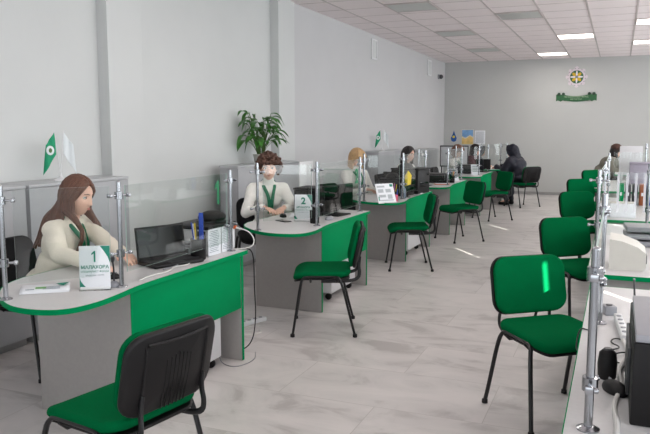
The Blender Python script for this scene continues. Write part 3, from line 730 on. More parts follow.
m = M(); m.box((-0.02, 0.005, 0.0175), (0.05, 0.02, 0.001), bev=0, rot=rt); m.build('printed_emblem', mat('print_green', (120, 170, 110), 0.6), o)
m = M()
for k in range(3): m.box((0.03, -0.01 + 0.012 * k, 0.0137 + 0.0025 * k), (0.08, 0.003, 0.001), bev=0, rot=rt)
m.box((-0.07, -0.01, 0.0137), (0.04, 0.006, 0.001), bev=0, rot=rt)
m.build('printed_lines', ink_m, o)

def laptop(label, loc, rz, open_=105, w_=0.37, d_=0.25):
    t = thing('laptop', label, 'laptop', loc, rz, 'laptops')
    b = M().box((0, 0, 0.012), (w_, d_, 0.02), bev=0.006).build('keyboard_base', blk_m, t)
    m = M()
    for r_ in range(5):
        for c in range(14): m.box((-w_ / 2 + 0.035 + c * 0.0232, d_ / 2 - 0.045 - r_ * 0.022, 0.0235), (0.019, 0.018, 0.003), bev=0.001, seg=1)
    m.build('key', dark_m, b)
    M().box((0, -d_ / 2 + 0.045, 0.0225), (0.10, 0.06, 0.001), bev=0).build('touchpad', dark_m, b)
    rot = Matrix.Translation((0, d_ / 2 - 0.006, 0.022)) @ Matrix.Rotation(R(90 - open_), 4, 'X')
    m = M().box((0, 0, d_ / 2), (w_, 0.009, d_), bev=0.004); m.deform(lambda x, y, z: rot @ V((x, y, z))); s = m.build('lid', blk_m, t)
    m = M().box((0, -0.0055, d_ / 2 + 0.004), (w_ - 0.022, 0.001, d_ - 0.03), bev=0); m.deform(lambda x, y, z: rot @ V((x, y, z))); m.build('display', gloss_m, s)
    m = M()
    for sx in (-1, 1): m.tube([(sx * 0.12 - 0.02, d_ / 2 - 0.006, 0.022), (sx * 0.12 + 0.02, d_ / 2 - 0.006, 0.022)], 0.006, n=8)
    m.build('hinge', blk_m, t)
    return t
laptop('open black laptop in front of the long-haired employee on desk 1', (-2.45, 3.47, 0.75), R(68), 98, 0.34, 0.20)
def webcam(label, loc):
    t = thing('desk_microphone', label, 'microphone', loc)
    M().lathe([(0.028, 0), (0.03, 0.006), (0.024, 0.022), (0.01, 0.03)], n=20).build('base', midg_m, t)
    M().tube([(0, 0, 0.02), (0, 0, 0.10), (-0.005, 0, 0.135)], 0.0045, n=8).build('stem', dark_m, t)
    M().ell((-0.006, 0, 0.145), (0.012, 0.012, 0.02)).build('capsule', dark_m, t)
webcam('small grey microphone on a stalk, right of the number 1 sign', (-2.35, 2.83, 0.75))
def pencup(label, loc, big=1.0, cup=None, pens=None, name='pen_cup'):
    t = thing(name, label, 'pen holder', loc, 0, 'pen holders')
    M().lathe([(0.034 * big, 0), (0.036 * big, 0.004), (0.038 * big, 0.10 * big), (0.034 * big, 0.10 * big), (0.032 * big, 0.008)], n=20).build('cup', cup or blk_m, t)
    rnd = random.Random(len(label))
    for mt in (pens or [blue_m, wpl_m, yel_m, red_m, dark_m, blue_m]):
        a = rnd.uniform(0, 6.28); r_ = 0.018 * big; h = 0.15 * big + rnd.uniform(0, 0.025)
        p = M().tube([(cos(a) * r_ * 0.6, sin(a) * r_ * 0.6, 0.012), (cos(a) * r_ * 1.7, sin(a) * r_ * 1.7, h)], 0.004, n=8).build('pen', mt, t)
        M().tube([(cos(a) * r_ * 1.7, sin(a) * r_ * 1.7, h), (cos(a) * r_ * 1.75, sin(a) * r_ * 1.75, h + 0.012)], 0.0048, n=8).build('pen_cap', mt, p)
    return t
c1 = pencup('black pen holder full of pens and a blue ruler on desk 1', (-2.38, 3.66, 0.75), 1.3)
M().box((0.015, 0.015, 0.155), (0.028, 0.003, 0.27), bev=0.001, rz=R(30)).build('ruler', blue_m, c1)
# second laptop-like black unit and adapter between laptop and pens
t = thing('card_terminal', 'low black device behind the pen holder on desk 1', 'device', (-2.60, 3.64, 0.75), R(30))
M().box((0, 0, 0.022), (0.26, 0.16, 0.044), bev=0.01).build('body', blk_m, t)
M().box((0, 0.0, 0.045), (0.2, 0.1, 0.003), bev=0.001).build('top_plate', dark_m, t)
def printer(label, loc, rz, dims=(0.42, 0.40, 0.22), body=None, top=None, hump=True, group='printers', papers=False):
    t = thing('printer', label, 'printer', loc, rz, group); a, b, c = dims
    body = body or dark_m; top = top or blk_m
    bd = M().box((0, 0, c / 2), (a, b, c), bev=0.012).build('body', body, t)
    M().box((0, 0, c + 0.011), (a + 0.01, b + 0.01, 0.022), bev=0.006).build('scanner_lid', top, t)
    if hump:
        m = M(); m.ell((0, b * 0.18, c + 0.02), (a * 0.33, b * 0.26, 0.07)); m.build('paper_feeder', top, t)
    M().box((0, -b / 2 + 0.002, c * 0.45), (a * 0.7, 0.012, 0.03), bev=0.003).build('paper_slot', gloss_m, bd)
    M().box((0, -b / 2 - 0.03, c * 0.33), (a * 0.6, 0.08, 0.008), bev=0.002).build('output_tray', top, t)
    M().box((a * 0.33, -b / 2 + 0.001, c * 0.82), (a * 0.2, 0.012, 0.04), bev=0.003).build('control_panel', gloss_m, bd)
    return t
P1 = printer('white and grey printer with black lid at the far end of desk 1', (-2.53, 3.95, 0.75), R(0), (0.30, 0.34, 0.165), body=white_m, hump=False)
m = M(); m.box((0, 0, 0.1), (0.006, 0.001, 0.2), bev=0)
for i, (yy, lab) in enumerate(((3.83, 'printed white sheet standing against the printer on desk 1, nearer one'), (3.99, 'printed white sheet standing against the printer on desk 1, by the end post'))):
    t = thing('notice_sheet', lab, 'sheet of paper', (-2.366, yy, 0.751), R(90 - 1 + 2 * i), 'printed sheets by the first printer')
    p = M().box((0, 0, 0.085), (0.15, 0.002, 0.17), bev=0.0004).build('page', paper_m, t)
    m = M(); z = 0.155
    while z > 0.02: m.box((random.uniform(-0.012, 0.0), -0.0016, z), (random.uniform(0.08, 0.12), 0.0006, 0.003), bev=0); z -= 0.011
    m.build('printed_lines', ink_m, p)
t = thing('desk_device', 'black rounded device standing on the first printer', 'device', (-2.50, 4.02, 0.938), R(60))
m = M(); m.ell((0, 0, 0.03), (0.10, 0.075, 0.045)); m.build('body', blk_m, t); M().box((0, 0, 0.004), (0.18, 0.12, 0.008), bev=0.003).build('base', dark_m, t)
# green digits stuck on the screens
for dg, yy, lab in (('1', 3.83, 'large green digit 1 stuck on the screen of the nearest desk'), ('2', 6.40, 'large green digit 2 stuck on the screen of the second desk')):
    if dg == '1': o = digit_one(0.15, digit_m, None, 'screen_digit', (-2.334, yy, 1.155), (R(90), 0, R(90)))
    else: o = textmesh(dg, 0.19, digit_m, None, 'screen_digit', (-2.336, yy, 1.10), (R(90), 0, R(90)), 0.0005, bold=0.006)
    tag(o, lab, 'digit sticker')
def cable(name, label, pts, mt, r=0.003, it=3, group=None, cat='cable'):
    o = M().tube(smoothpath(pts, it), r, n=8).build(name, mt); return tag(o, label, cat, group)
cable('power_cable', 'black cable hanging from the end of desk 1 down to the floor', [(-2.30, 4.10, 0.76), (-2.24, 4.12, 0.74), (-2.25, 4.14, 0.5), (-2.27, 4.20, 0.25), (-2.36, 4.30, 0.02), (-2.40, 4.12, 0.005), (-2.30, 4.06, 0.005)], blk_m, 0.004)
cable('network_cable', 'white cable with orange plug curving off the end of desk 1', [(-2.33, 4.04, 0.90), (-2.27, 4.10, 0.88), (-2.23, 4.12, 0.82), (-2.24, 4.10, 0.76), (-2.40, 4.0, 0.756)], wcab_m, 0.004)
t = thing('cable_plug', 'orange cable plug by the end post of desk 1', 'plug', (-2.36, 4.075, 0.90)); M().box((0, 0, 0.0), (0.03, 0.018, 0.022), bev=0.004).build('body', mat('orange_plastic', (232, 106, 40), 0.4), t); M().tube([(0.012, 0, 0), (0.03, 0, -0.002)], 0.005).build('sleeve', wpl_m, t)
cable('desk_cable', 'white cable coiled along the front of desk 1 beside the laptop', [(-2.31, 2.98, 0.755), (-2.33, 3.10, 0.757), (-2.30, 3.25, 0.757), (-2.36, 3.36, 0.757), (-2.31, 3.46, 0.757), (-2.38, 3.55, 0.757)], wcab_m, 0.0035)
cable('desk_cable', 'grey cable loop between laptop and pen holder on desk 1', [(-2.37, 3.28, 0.756), (-2.35, 3.40, 0.757), (-2.42, 3.50, 0.757), (-2.45, 3.40, 0.77)], midg_m, 0.0045)
cable('floor_cable', 'white power cable tangle on the floor between desks 1 and 2', [(-2.70, 4.75, 0.004), (-2.62, 4.60, 0.004), (-2.50, 4.72, 0.004), (-2.46, 4.60, 0.004), (-2.60, 4.50, 0.006), (-2.72, 4.62, 0.008), (-2.56, 4.80, 0.008)], wcab_m, 0.006)
cable('floor_cable', 'thin dark wire on the floor at the foot of desk 1 end panel', [(-2.62, 3.90, 0.20), (-2.40, 3.92, 0.06), (-2.38, 3.90, 0.004), (-2.24, 3.86, 0.004), (-2.20, 4.05, 0.004), (-2.28, 4.2, 0.004)], midg_m, 0.003)
t = thing('power_strip', 'white power strip on the floor between desks 1 and 2', 'power strip', (-2.66, 4.85, 0), R(70))
M().box((0, 0, 0.018), (0.28, 0.05, 0.036), bev=0.006).build('body', wpl_m, t)
for i in range(4): M().lathe([(0.016, 0), (0.016, 0.003)], c=(-0.09 + 0.06 * i, 0, 0.036), n=14).build('socket', midg_m, t)

# desk 2
def monitor(label, loc, rz, w_=0.5, h_=0.3, group='monitors', thick=0.03):
    t = thing('monitor', label, 'monitor', loc, rz, group)
    M().box((0, 0, 0.006), (0.22, 0.16, 0.012), bev=0.005).build('base', blk_m, t)
    M().tube([(0, 0.03, 0.01), (0, 0.03, 0.12)], 0.016, n=10).build('neck', blk_m, t)
    M().box((0, 0, 0.055 + h_ / 2), (w_, thick, h_), bev=0.008).build('housing', blk_m, t)
    M().box((0, -thick / 2 - 0.0005, 0.055 + h_ / 2 + 0.005), (w_ - 0.03, 0.002, h_ - 0.035), bev=0).build('display', gloss_m, t)
    return t
monitor('glossy black monitor on desk 2, behind its screen', (-2.43, 6.14, 0.75), R(78), 0.50, 0.235)
printer('square black printer next to the monitor on desk 2', (-2.74, 6.36, 0.75), R(90), (0.32, 0.36, 0.22), body=blk_m, hump=False)
pencup('black pen holder with a blue pen beside the number 2 sign', (-2.40, 5.52, 0.75), 1.1, pens=[blue_m, dark_m, blue_m])
t = thing('keyboard', 'black keyboard on desk 2 in front of the glossy monitor', 'keyboard', (-2.62, 5.98, 0.75), R(80))
M().box((0, 0, 0.009), (0.42, 0.14, 0.016), bev=0.004).build('body', blk_m, t)
m = M()
for r_ in range(5):
    for c in range(17): m.box((-0.195 + c * 0.0243, 0.045 - r_ * 0.0225, 0.0185), (0.02, 0.018, 0.004), bev=0.001, seg=1)
m.build('key', dark_m, t)
def mouse(label, loc, rz, mt=None):
    t = thing('computer_mouse', label, 'mouse', loc, rz, 'computer mice')
    m = M(); m.ell((0, 0, 0.008), (0.055, 0.031, 0.027)); m.deform(lambda x, y, z: (x, y, max(z, 0.001))); m.build('body', mt or blk_m, t)
    M().box((0.03, 0, 0.030), (0.014, 0.005, 0.01), bev=0.002).build('scroll_wheel', midg_m, t)
    return t
mouse('black mouse under the hand of the curly-haired employee', (-2.84, 5.80, 0.75), R(-50))
mouse('black mouse beside the laptop on desk 1', (-2.50, 2.98, 0.75), R(30))
mouse('grey mouse lying by the pen holder on desk 2', (-2.37, 5.78, 0.75), R(80), midg_m)
t = thing('paper_sheet', 'white sheets lying on desk 2 next to the employee hands', 'sheet of paper', (-2.74, 5.99, 0.75), R(20)); M().box((0, 0, 0.002), (0.21, 0.297, 0.003), bev=0).build('page', paper_m, t); M().box((0.01, 0.005, 0.0045), (0.21, 0.29, 0.001), bev=0, rz=R(7)).build('page', paper_m, t)
t = thing('mobile_phone', 'dark phone lying near the number 2 sign', 'phone', (-2.70, 5.52, 0.75), R(60)); M().box((0, 0, 0.005), (0.075, 0.15, 0.008), bev=0.003).build('body', blk_m, t); M().box((0, 0, 0.0095), (0.068, 0.14, 0.001), bev=0).build('display', gloss_m, t)

# desk 3
t = thing('info_sheet', 'large tilted white information sheet on a stand, third desk', 'sheet of paper', (-2.34, 7.42, 0.75), R(52))
s = M().box((0, 0, 0.11), (0.24, 0.004, 0.23), bev=0.001).build('sheet', paper_m, t); s.rotation_euler = (R(-22), 0, 0)
m = M()
for a, b, c, d in ((-0.05, 0.19, 0.1, 0.02), (-0.06, 0.14, 0.07, 0.04), (0.04, 0.14, 0.07, 0.04), (-0.05, 0.08, 0.09, 0.03), (0.05, 0.07, 0.06, 0.05), (0.0, 0.03, 0.18, 0.012)): m.box((a, -0.0026, b), (c, 0.0008, d), bev=0)
m.build('printed_block', mat('print_block', (176, 182, 186), 0.6), s)
m = M(); m.box((0.09, -0.0028, 0.2), (0.04, 0.0008, 0.03), bev=0); m.build('printed_accent', teal_m, s); m = M(); m.box((-0.1, -0.0028, 0.05), (0.012, 0.0008, 0.05), bev=0); m.build('printed_accent', teal_m, s)
M().box((0, 0.07, 0.006), (0.2, 0.16, 0.01), bev=0.003).build('stand_foot', wpl_m, t)
P3 = printer('stacked black printer with a bright yellow label on the third desk', (-2.47, 8.80, 0.75), R(82), (0.38, 0.38, 0.30), body=blk_m)
P3b = printer('lower black printer behind the yellow-labelled one, third desk', (-2.52, 8.38, 0.75), R(85), (0.32, 0.34, 0.19), body=blk_m)
t = thing('warning_label', 'bright yellow diamond label standing beside the black printer, third desk', 'label', (-2.32, 8.16, 0.75), R(60)); t.scale = (0.82, 0.82, 0.85)
M().prism([(-0.055, 0.0), (0.055, 0.02), (0.07, 0.15), (0.0, 0.22), (-0.065, 0.14)], 0, 0.004, mtx=Matrix.Translation((0, 0, 0.16)) @ Matrix.Rotation(R(90), 4, 'X')).build('label_plate', yel_m, t)
M().tube([(0, 0.002, 0), (0, 0.002, 0.2)], 0.006).build('stand', blk_m, t)
M().lathe([(0.04, 0), (0.04, 0.006), (0.01, 0.01)], n=16).build('base', blk_m, t)
pencup('pink cup in front of the tilted sheet, third desk', (-2.31, 7.62, 0.75), 0.75, cup=pink_m, pens=[blue_m, dark_m])
pencup('dark pen holder with coloured pens behind the pink cup, third desk', (-2.37, 7.74, 0.75), 1.05, pens=[yel_m, blue_m, red_m, wpl_m])
def bottle(label, loc, col):
    t = thing('water_bottle', label, 'bottle', loc, 0, 'bottles')
    M().lathe([(0.028, 0), (0.032, 0.005), (0.032, 0.10), (0.02, 0.13), (0.012, 0.145), (0.012, 0.16)], n=18).build('body', col, t)
    M().lathe([(0.014, 0.158), (0.014, 0.178)], n=14).build('cap', wpl_m, t)
bottle('small grey-blue sanitizer bottle at the front of the third desk', (-2.33, 8.0, 0.75), mat('bottle_grey', (110, 124, 138), 0.15, var=0.05))
t = thing('router', 'slim upright white router at the front of the third desk', 'router', (-2.32, 8.7, 0.75), R(70)); M().box((0, 0, 0.09), (0.035, 0.03, 0.18), bev=0.006).build('body', wpl_m, t); M().box((0, 0, 0.004), (0.07, 0.07, 0.008), bev=0.002).build('foot', wpl_m, t)
monitor('grey-backed monitor at the far end of the third desk', (-2.75, 8.93, 0.75), R(160), 0.30, 0.2)
# desk 4
printer('low black printer on the fourth desk beside the stretched hands', (-2.62, 10.75, 0.75), R(90), (0.34, 0.44, 0.12), body=blk_m, hump=False)
t = thing('info_sheet', 'tilted white sheet on a stand at the front of the fourth desk', 'sheet of paper', (-2.40, 11.1, 0.75), R(30))
s = M().box((0, 0, 0.11), (0.17, 0.004, 0.22), bev=0.001).build('sheet', paper_m, t); s.rotation_euler = (R(-24), 0, 0)
m = M()
for b in (0.18, 0.15, 0.12, 0.09, 0.06): m.box((0, -0.0026, b), (0.12, 0.0008, 0.01), bev=0)
m.build('printed_lines', ink_m, s); M().box((0, 0.06, 0.006), (0.15, 0.14, 0.01), bev=0.003).build('stand_foot', wpl_m, t)
pencup('dark pen holder on the fourth desk', (-2.35, 10.75, 0.75), 1.0)
t = thing('orange_folder', 'orange folder lying at the front of the fourth desk', 'folder', (-2.42, 10.36, 0.75), R(15)); M().box((0, 0, 0.006), (0.22, 0.16, 0.01), bev=0.002).build('cover', mat('orange_cover', (214, 110, 62), 0.5, var=0.05), t); M().box((0, 0, 0.0125), (0.2, 0.15, 0.002), bev=0).build('label', paper_m, t)
t = thing('display_board', 'white board in a dark frame standing behind the fourth and fifth desks', 'board', (-3.25, 15.0, 0), R(8))
fr = M()
for s_ in (-1, 1): fr.box((s_ * 0.29, 0, 1.01), (0.02, 0.025, 0.43), bev=0.003); fr.box((0, 0, 1.01 + s_ * 0.215), (0.605, 0.025, 0.025), bev=0.003)
fr.build('frame', dark_m, t); M().box((0, 0, 1.01), (0.57, 0.01, 0.41), bev=0.002).build('panel', mat('board_white', (196, 198, 202), 0.4, var=0.03), t)
for s_ in (-1, 1): M().tube([(s_ * 0.26, 0, 0.8), (s_ * 0.26, 0, 0.02), ], 0.012).build('leg', dark_m, t); M().box((s_ * 0.26, 0, 0.015), (0.04, 0.36, 0.03), bev=0.006).build('foot', dark_m, t)
# desk 5 and 6
printer('small dark printer on the fifth desk', (-2.62, 13.3, 0.75), R(90), (0.34, 0.4, 0.14), body=dark_m, hump=False)
monitor('black monitor on the fifth desk in front of the maroon-jacket woman', (-2.42, 13.82, 0.75), R(170), 0.30, 0.2)
t = thing('info_sheet', 'small white sheet on a stand on the fifth desk', 'sheet of paper', (-2.36, 12.75, 0.75), R(30))
s = M().box((0, 0, 0.10), (0.16, 0.004, 0.2), bev=0.001).build('sheet', paper_m, t); s.rotation_euler = (R(-15), 0, 0); M().box((0, 0.03, 0.005), (0.13, 0.1, 0.009), bev=0.003).build('stand_foot', wpl_m, t)
m = M()
for b in (0.16, 0.13, 0.10, 0.07): m.box((0, -0.0026, b), (0.11, 0.0008, 0.01), bev=0)
m.build('printed_lines', ink_m, s)

# ---------------------------------------------------------------- right row equipment
t = thing('printer', 'large black printer with grey top in the lower right corner', 'printer', (0.062, 1.99, 0.75), 0, 'printers')
bd = M().box((0.26, 0.25, 0.115), (0.52, 0.5, 0.23), bev=0.006).build('body', blk_m, t)
M().box((0.26, 0.25, 0.241), (0.51, 0.49, 0.022), bev=0.004).build('scanner_lid', mat('pale_grey_plastic', (158, 158, 164), 0.4, var=0.02), t)
M().box((0.24, 0.0, 0.12), (0.36, 0.012, 0.06), bev=0.004).build('paper_slot', gloss_m, bd)
M().box((-0.004, 0.30, 0.10), (0.012, 0.3, 0.14), bev=0.004).build('side_cover', dark_m, bd)
t = thing('pos_terminal', 'black handset device behind the big black printer, right counter', 'device', (0.10, 2.60, 0.75), R(-6))
M().box((0, 0, 0.055), (0.05, 0.16, 0.11), bev=0.01).build('body', blk_m, t); M().box((0, -0.02, 0.115), (0.03, 0.08, 0.02), bev=0.006).build('head', dark_m, t)
t = thing('antenna_rod', 'thin dark antenna rod leaning above the big black printer', 'rod', (0.085, 2.62, 0.86)); M().tube([(0, 0, 0), (-0.01, 0.10, 0.15)], [0.005, 0.003], n=8).build('rod', dark_m, t); M().ell((-0.01, 0.10, 0.15), 0.004).build('tip', midg_m, t)
t = thing('desk_speaker', 'black round speaker at the post of the foreground counter', 'speaker', (0.0, 2.36, 0.75)); M().lathe([(0.024, 0), (0.028, 0.006), (0.030, 0.05), (0.026, 0.085), (0.016, 0.095)], n=20).build('body', blk_m, t); M().lathe([(0.016, 0.094), (0.012, 0.10)], n=16).build('grille', dark_m, t)
mouse('black mouse lying under the post of the foreground counter', (0.025, 2.24, 0.75), R(120))
t = thing('power_strip', 'long white power strip on the foreground counter at right', 'power strip', (0.045, 2.95, 0.75), R(95))
M().box((0, 0, 0.018), (0.34, 0.032, 0.030), bev=0.006).build('body', wpl_m, t)
for i in range(5): M().lathe([(0.010, 0), (0.010, 0.003)], c=(-0.12 + 0.06 * i, 0, 0.0325), n=14).build('socket', midg_m, t)
cable('power_cable', 'thick white cable running down the foreground counter', [(0.05, 2.78, 0.765), (0.07, 2.62, 0.757), (0.03, 2.45, 0.757), (0.05, 2.30, 0.757), (0.02, 2.12, 0.757), (0.035, 1.95, 0.757), (0.02, 1.75, 0.757)], wcab_m, 0.007)
cable('desk_cable', 'thin black cable looping across the foreground counter beside the power strip', [(0.10, 2.60, 0.757), (0.06, 2.66, 0.757), (0.01, 2.60, 0.757), (0.03, 2.50, 0.757), (0.07, 2.54, 0.757), (0.04, 2.44, 0.757), (0.05, 2.33, 0.757), (0.035, 2.28, 0.757)], blk_m, 0.0028)
cable('desk_cable', 'black cable zigzagging behind the printer on the foreground counter', [(0.09, 2.72, 0.757), (0.03, 2.84, 0.757), (0.0, 2.76, 0.757), (0.05, 2.70, 0.757), (-0.01, 2.64, 0.757), (0.0, 2.54, 0.757)], blk_m, 0.0028)
cable('desk_cable', 'dark thin wire hanging off the edge of the foreground counter behind the post', [(-0.08, 2.9, 0.757), (-0.11, 2.95, 0.75), (-0.125, 3.0, 0.66), (-0.12, 3.1, 0.60), (-0.11, 3.3, 0.58)], dark_m, 0.003)
t = thing('socket_box', 'small grey socket box on the foreground counter', 'socket', (-0.005, 3.22, 0.75), R(20)); M().box((0, 0, 0.02), (0.05, 0.06, 0.04), bev=0.004).build('body', midg_m, t); M().lathe([(0.014, 0.04), (0.014, 0.043)], n=12).build('socket', dark_m, t)
t = thing('cream_device', 'cream-coloured device with sloping top on the second counter desk', 'device', (-0.02, 4.30, 0.75), R(0))
out = [(0.0, 0.0), (0.18, 0), (0.195, 0.02), (0.195, 0.10), (0.15, 0.135), (0.07, 0.165), (0.0, 0.175)]
M().prism(out, -0.30, 0.0, mtx=Matrix.Rotation(R(90), 4, 'X')).build('body', cream_m, t)
M().box((0.195, 0.1, 0.06), (0.012, 0.12, 0.05), bev=0.003).build('side_slot', dark_m, t)
o = bpy.context.scene.objects
t = thing('document_tray', 'lavender grey stack of trays behind the cream device', 'tray', (0.25, 5.35, 0.75), R(5))
for k in range(3): M().box((0, 0, 0.02 + 0.05 * k), (0.36, 0.26, 0.035), bev=0.006).build('tray', midg_m, t)
t = thing('white_carton', 'small white box at the near end of the third counter desk', 'box', (0.06, 7.05, 0.75), R(4)); M().box((0, 0, 0.065), (0.22, 0.16, 0.13), bev=0.006).build('body', paper_m, t); M().box((0, 0, 0.132), (0.225, 0.165, 0.006), bev=0.002).build('lid', cream_m, t)
for i, (x_, mt, lab) in enumerate(((0.03, green_m, 'green'), (0.10, dark_m, 'slate'), (0.17, dark_m, 'dark grey'), (0.24, mat('orange_binder', (150, 84, 50), 0.5), 'brown'), (0.31, blue_m, 'blue'), (0.39, dark_m, 'black'))):
    t = thing('folder_binder', lab + ' upright binder in the row on the third counter desk' + (', left end' if i == 0 else ', right end' if i == 5 else ''), 'binder', (x_ + 0.02, 8.3, 0.75), 0, 'upright binders on the third counter')
    M().box((0, 0, 0.11), (0.055, 0.25, 0.22), bev=0.004).build('cover', mt, t); M().box((0, -0.126, 0.12), (0.02, 0.002, 0.035), bev=0).build('spine_label', paper_m, t)
monitor('black monitor at the right edge on the fourth counter desk', (0.58, 12.0, 0.75), 0, 0.34, 0.26)

# ---------------------------------------------------------------- people
def remeshed(m, name, mt, parent, voxel, smooth=6, noise_amp=0.0, nscale=8):
    o = m.build(name, mt, parent, ang=0)
    r = o.modifiers.new('r', 'REMESH'); r.mode = 'VOXEL'; r.voxel_size = voxel; r.use_smooth_shade = True
    if smooth: s = o.modifiers.new('s', 'SMOOTH'); s.iterations = smooth; s.factor = 0.5
    if noise_amp:
        tx = bpy.data.textures.new('c', 'CLOUDS'); tx.noise_scale = 1.0 / nscale
        d = o.modifiers.new('d', 'DISPLACE'); d.texture = tx; d.strength = noise_amp; d.mid_level = 0.5
    dg = bpy.context.evaluated_depsgraph_get(); me = bpy.data.meshes.new_from_object(o.evaluated_get(dg))
    o.modifiers.clear(); old = o.data; o.data = me; bpy.data.meshes.remove(old)
    for p in me.polygons: p.use_smooth = True
    return o
def head_geo(m, T):
    """head sized 0.19 x 0.15 x 0.23, face towards +x"""
    n, k = 56, 44; vs = []
    g_ = lambda v, c, s: math.exp(-((v - c) / s) ** 2)
    for i in range(k + 1):
        a = -pi / 2 + pi * i / k
        for j in range(n):
            q = 2 * pi * j / n; dx, dy, dz = cos(a) * cos(q), cos(a) * sin(q), sin(a)
            x, y, z = dx * 0.094, dy * 0.074, dz * 0.115
            if z < 0:
                u = -z / 0.115; y *= 1 - 0.34 * u ** 1.6; x = x * (1 - 0.10 * u) if x > 0 else x * (1 - 0.5 * u); x += 0.012 * u
            if x > 0:
                x = x - 0.010 * g_(z, 0.012, 0.016) * (g_(y, 0.032, 0.018) + g_(y, -0.032, 0.018))
                x += 0.004 * g_(z, 0.034, 0.012) * g_(y, 0, 0.05)
                nz = max(0, min(1, (0.022 - z) / 0.052)) if z > -0.030 else max(0, 1 - (-0.030 - z) / 0.010)
                x += 0.022 * nz * g_(y, 0, 0.0115) * (1 if z < 0.022 else 0)
                x += 0.006 * g_(z, -0.028, 0.008) * (g_(y, 0.011, 0.007) + g_(y, -0.011, 0.007))
                x += 0.005 * g_(z, -0.055, 0.010) * g_(y, 0, 0.022) + 0.007 * g_(z, -0.092, 0.016) * g_(y, 0, 0.022)
                x += 0.003 * g_(z, -0.02, 0.02) * (g_(y, 0.045, 0.02) + g_(y, -0.045, 0.02))
            vs.append(T @ V((x, y, z)))
    fs = [(i * n + j, i * n + (j + 1) % n, (i + 1) * n + (j + 1) % n, (i + 1) * n + j) for i in range(k) for j in range(n)]
    m.add(vs, fs)
    for s in (-1, 1): m.ell(T @ V((-0.008, s * 0.076, -0.004)), (0.016, 0.008, 0.029), mtx=T.to_3x3() @ Matrix.Rotation(s * R(18), 3, 'Z'))
def face_parts(T, body, hairc):
    for s in (-1, 1):
        e = M().ell(T @ V((0.0735, s * 0.031, 0.011)), (0.011, 0.014, 0.0085), mtx=T.to_3x3()).build('eye', eyew_m, body)
        M().ell(T @ V((0.0805, s * 0.031, 0.011)), (0.0055, 0.0062, 0.0065), mtx=T.to_3x3()).build('iris', iris_m, e)
        M().tube([T @ V((0.0775, s * 0.016, 0.0145)), T @ V((0.0865, s * 0.030, 0.0195)), T @ V((0.0775, s * 0.046, 0.0145))], 0.0018, n=6).build('eyelashes', hdark, body)
        M().tube([T @ V((0.092, s * 0.014, 0.031)), T @ V((0.092, s * 0.030, 0.037)), T @ V((0.078, s * 0.050, 0.033))], [0.002, 0.003, 0.0015], n=6).build('eyebrow', hairc, body)
    m = M(); m.ell(T @ V((0.0935, 0, -0.0515)), (0.0035, 0.017, 0.003), mtx=T.to_3x3()); m.ell(T @ V((0.0935, 0, -0.059)), (0.0035, 0.014, 0.0038), mtx=T.to_3x3()); m.build('lips', lips_m, body)
def ik(S, W, a, b, hint):
    S = V(S); W = V(W); d = W - S; L = min(d.length, (a + b) * 0.999); u = d.normalized(); W = S + u * L
    x = (a * a - b * b + L * L) / (2 * L); h = math.sqrt(max(a * a - x * x, 0)); hv = V(hint); hv -= u * hv.dot(u); hv.normalize()
    return S + u * x + hv * h, W
def hand(m, W, d, nrm, side, curl=0.5):
    """W wrist, d direction of the hand, nrm back-of-hand normal, side +1 = thumb on the left of d"""
    d = V(d).normalized(); nrm = V(nrm); nrm = (nrm - d * nrm.dot(d)).normalized(); sv = nrm.cross(d).normalized() * side
    W = V(W)
    for k in range(4):
        off = (k - 1.5) * 0.0185; kn = W + d * (0.082 - 0.004 * abs(k - 1.2)) + sv * (-off)
        m.cap(W + d * 0.005 + sv * (-off * 0.5), kn, 0.0135, 0.0105, n=10)
        L = (0.040, 0.045, 0.042, 0.033)[k]; c = curl * (1 + 0.12 * k)
        p1 = kn + (d * cos(c * 0.5) - nrm * sin(c * 0.5)) * L + sv * (-(k - 1.5) * 0.003)
        p2 = p1 + (d * cos(c * 1.3) - nrm * sin(c * 1.3)) * L * 0.62
        p3 = p2 + (d * cos(c * 1.9) - nrm * sin(c * 1.9)) * L * 0.45
        m.cap(kn, p1, 0.0095, 0.0085, n=8); m.cap(p1, p2, 0.0085, 0.0078, n=8); m.cap(p2, p3, 0.0078, 0.0065, n=8)
    a = W + d * 0.022 + sv * 0.022; b = a + (d * 0.6 + sv * 0.75 - nrm * 0.25).normalized() * 0.042; c_ = b + (d * 0.92 + sv * 0.3 - nrm * 0.2).normalized() * 0.028
    m.cap(W + d * 0.01, a, 0.014, 0.013, n=8); m.cap(a, b, 0.0125, 0.0105, n=8); m.cap(b, c_, 0.0105, 0.008, n=8)
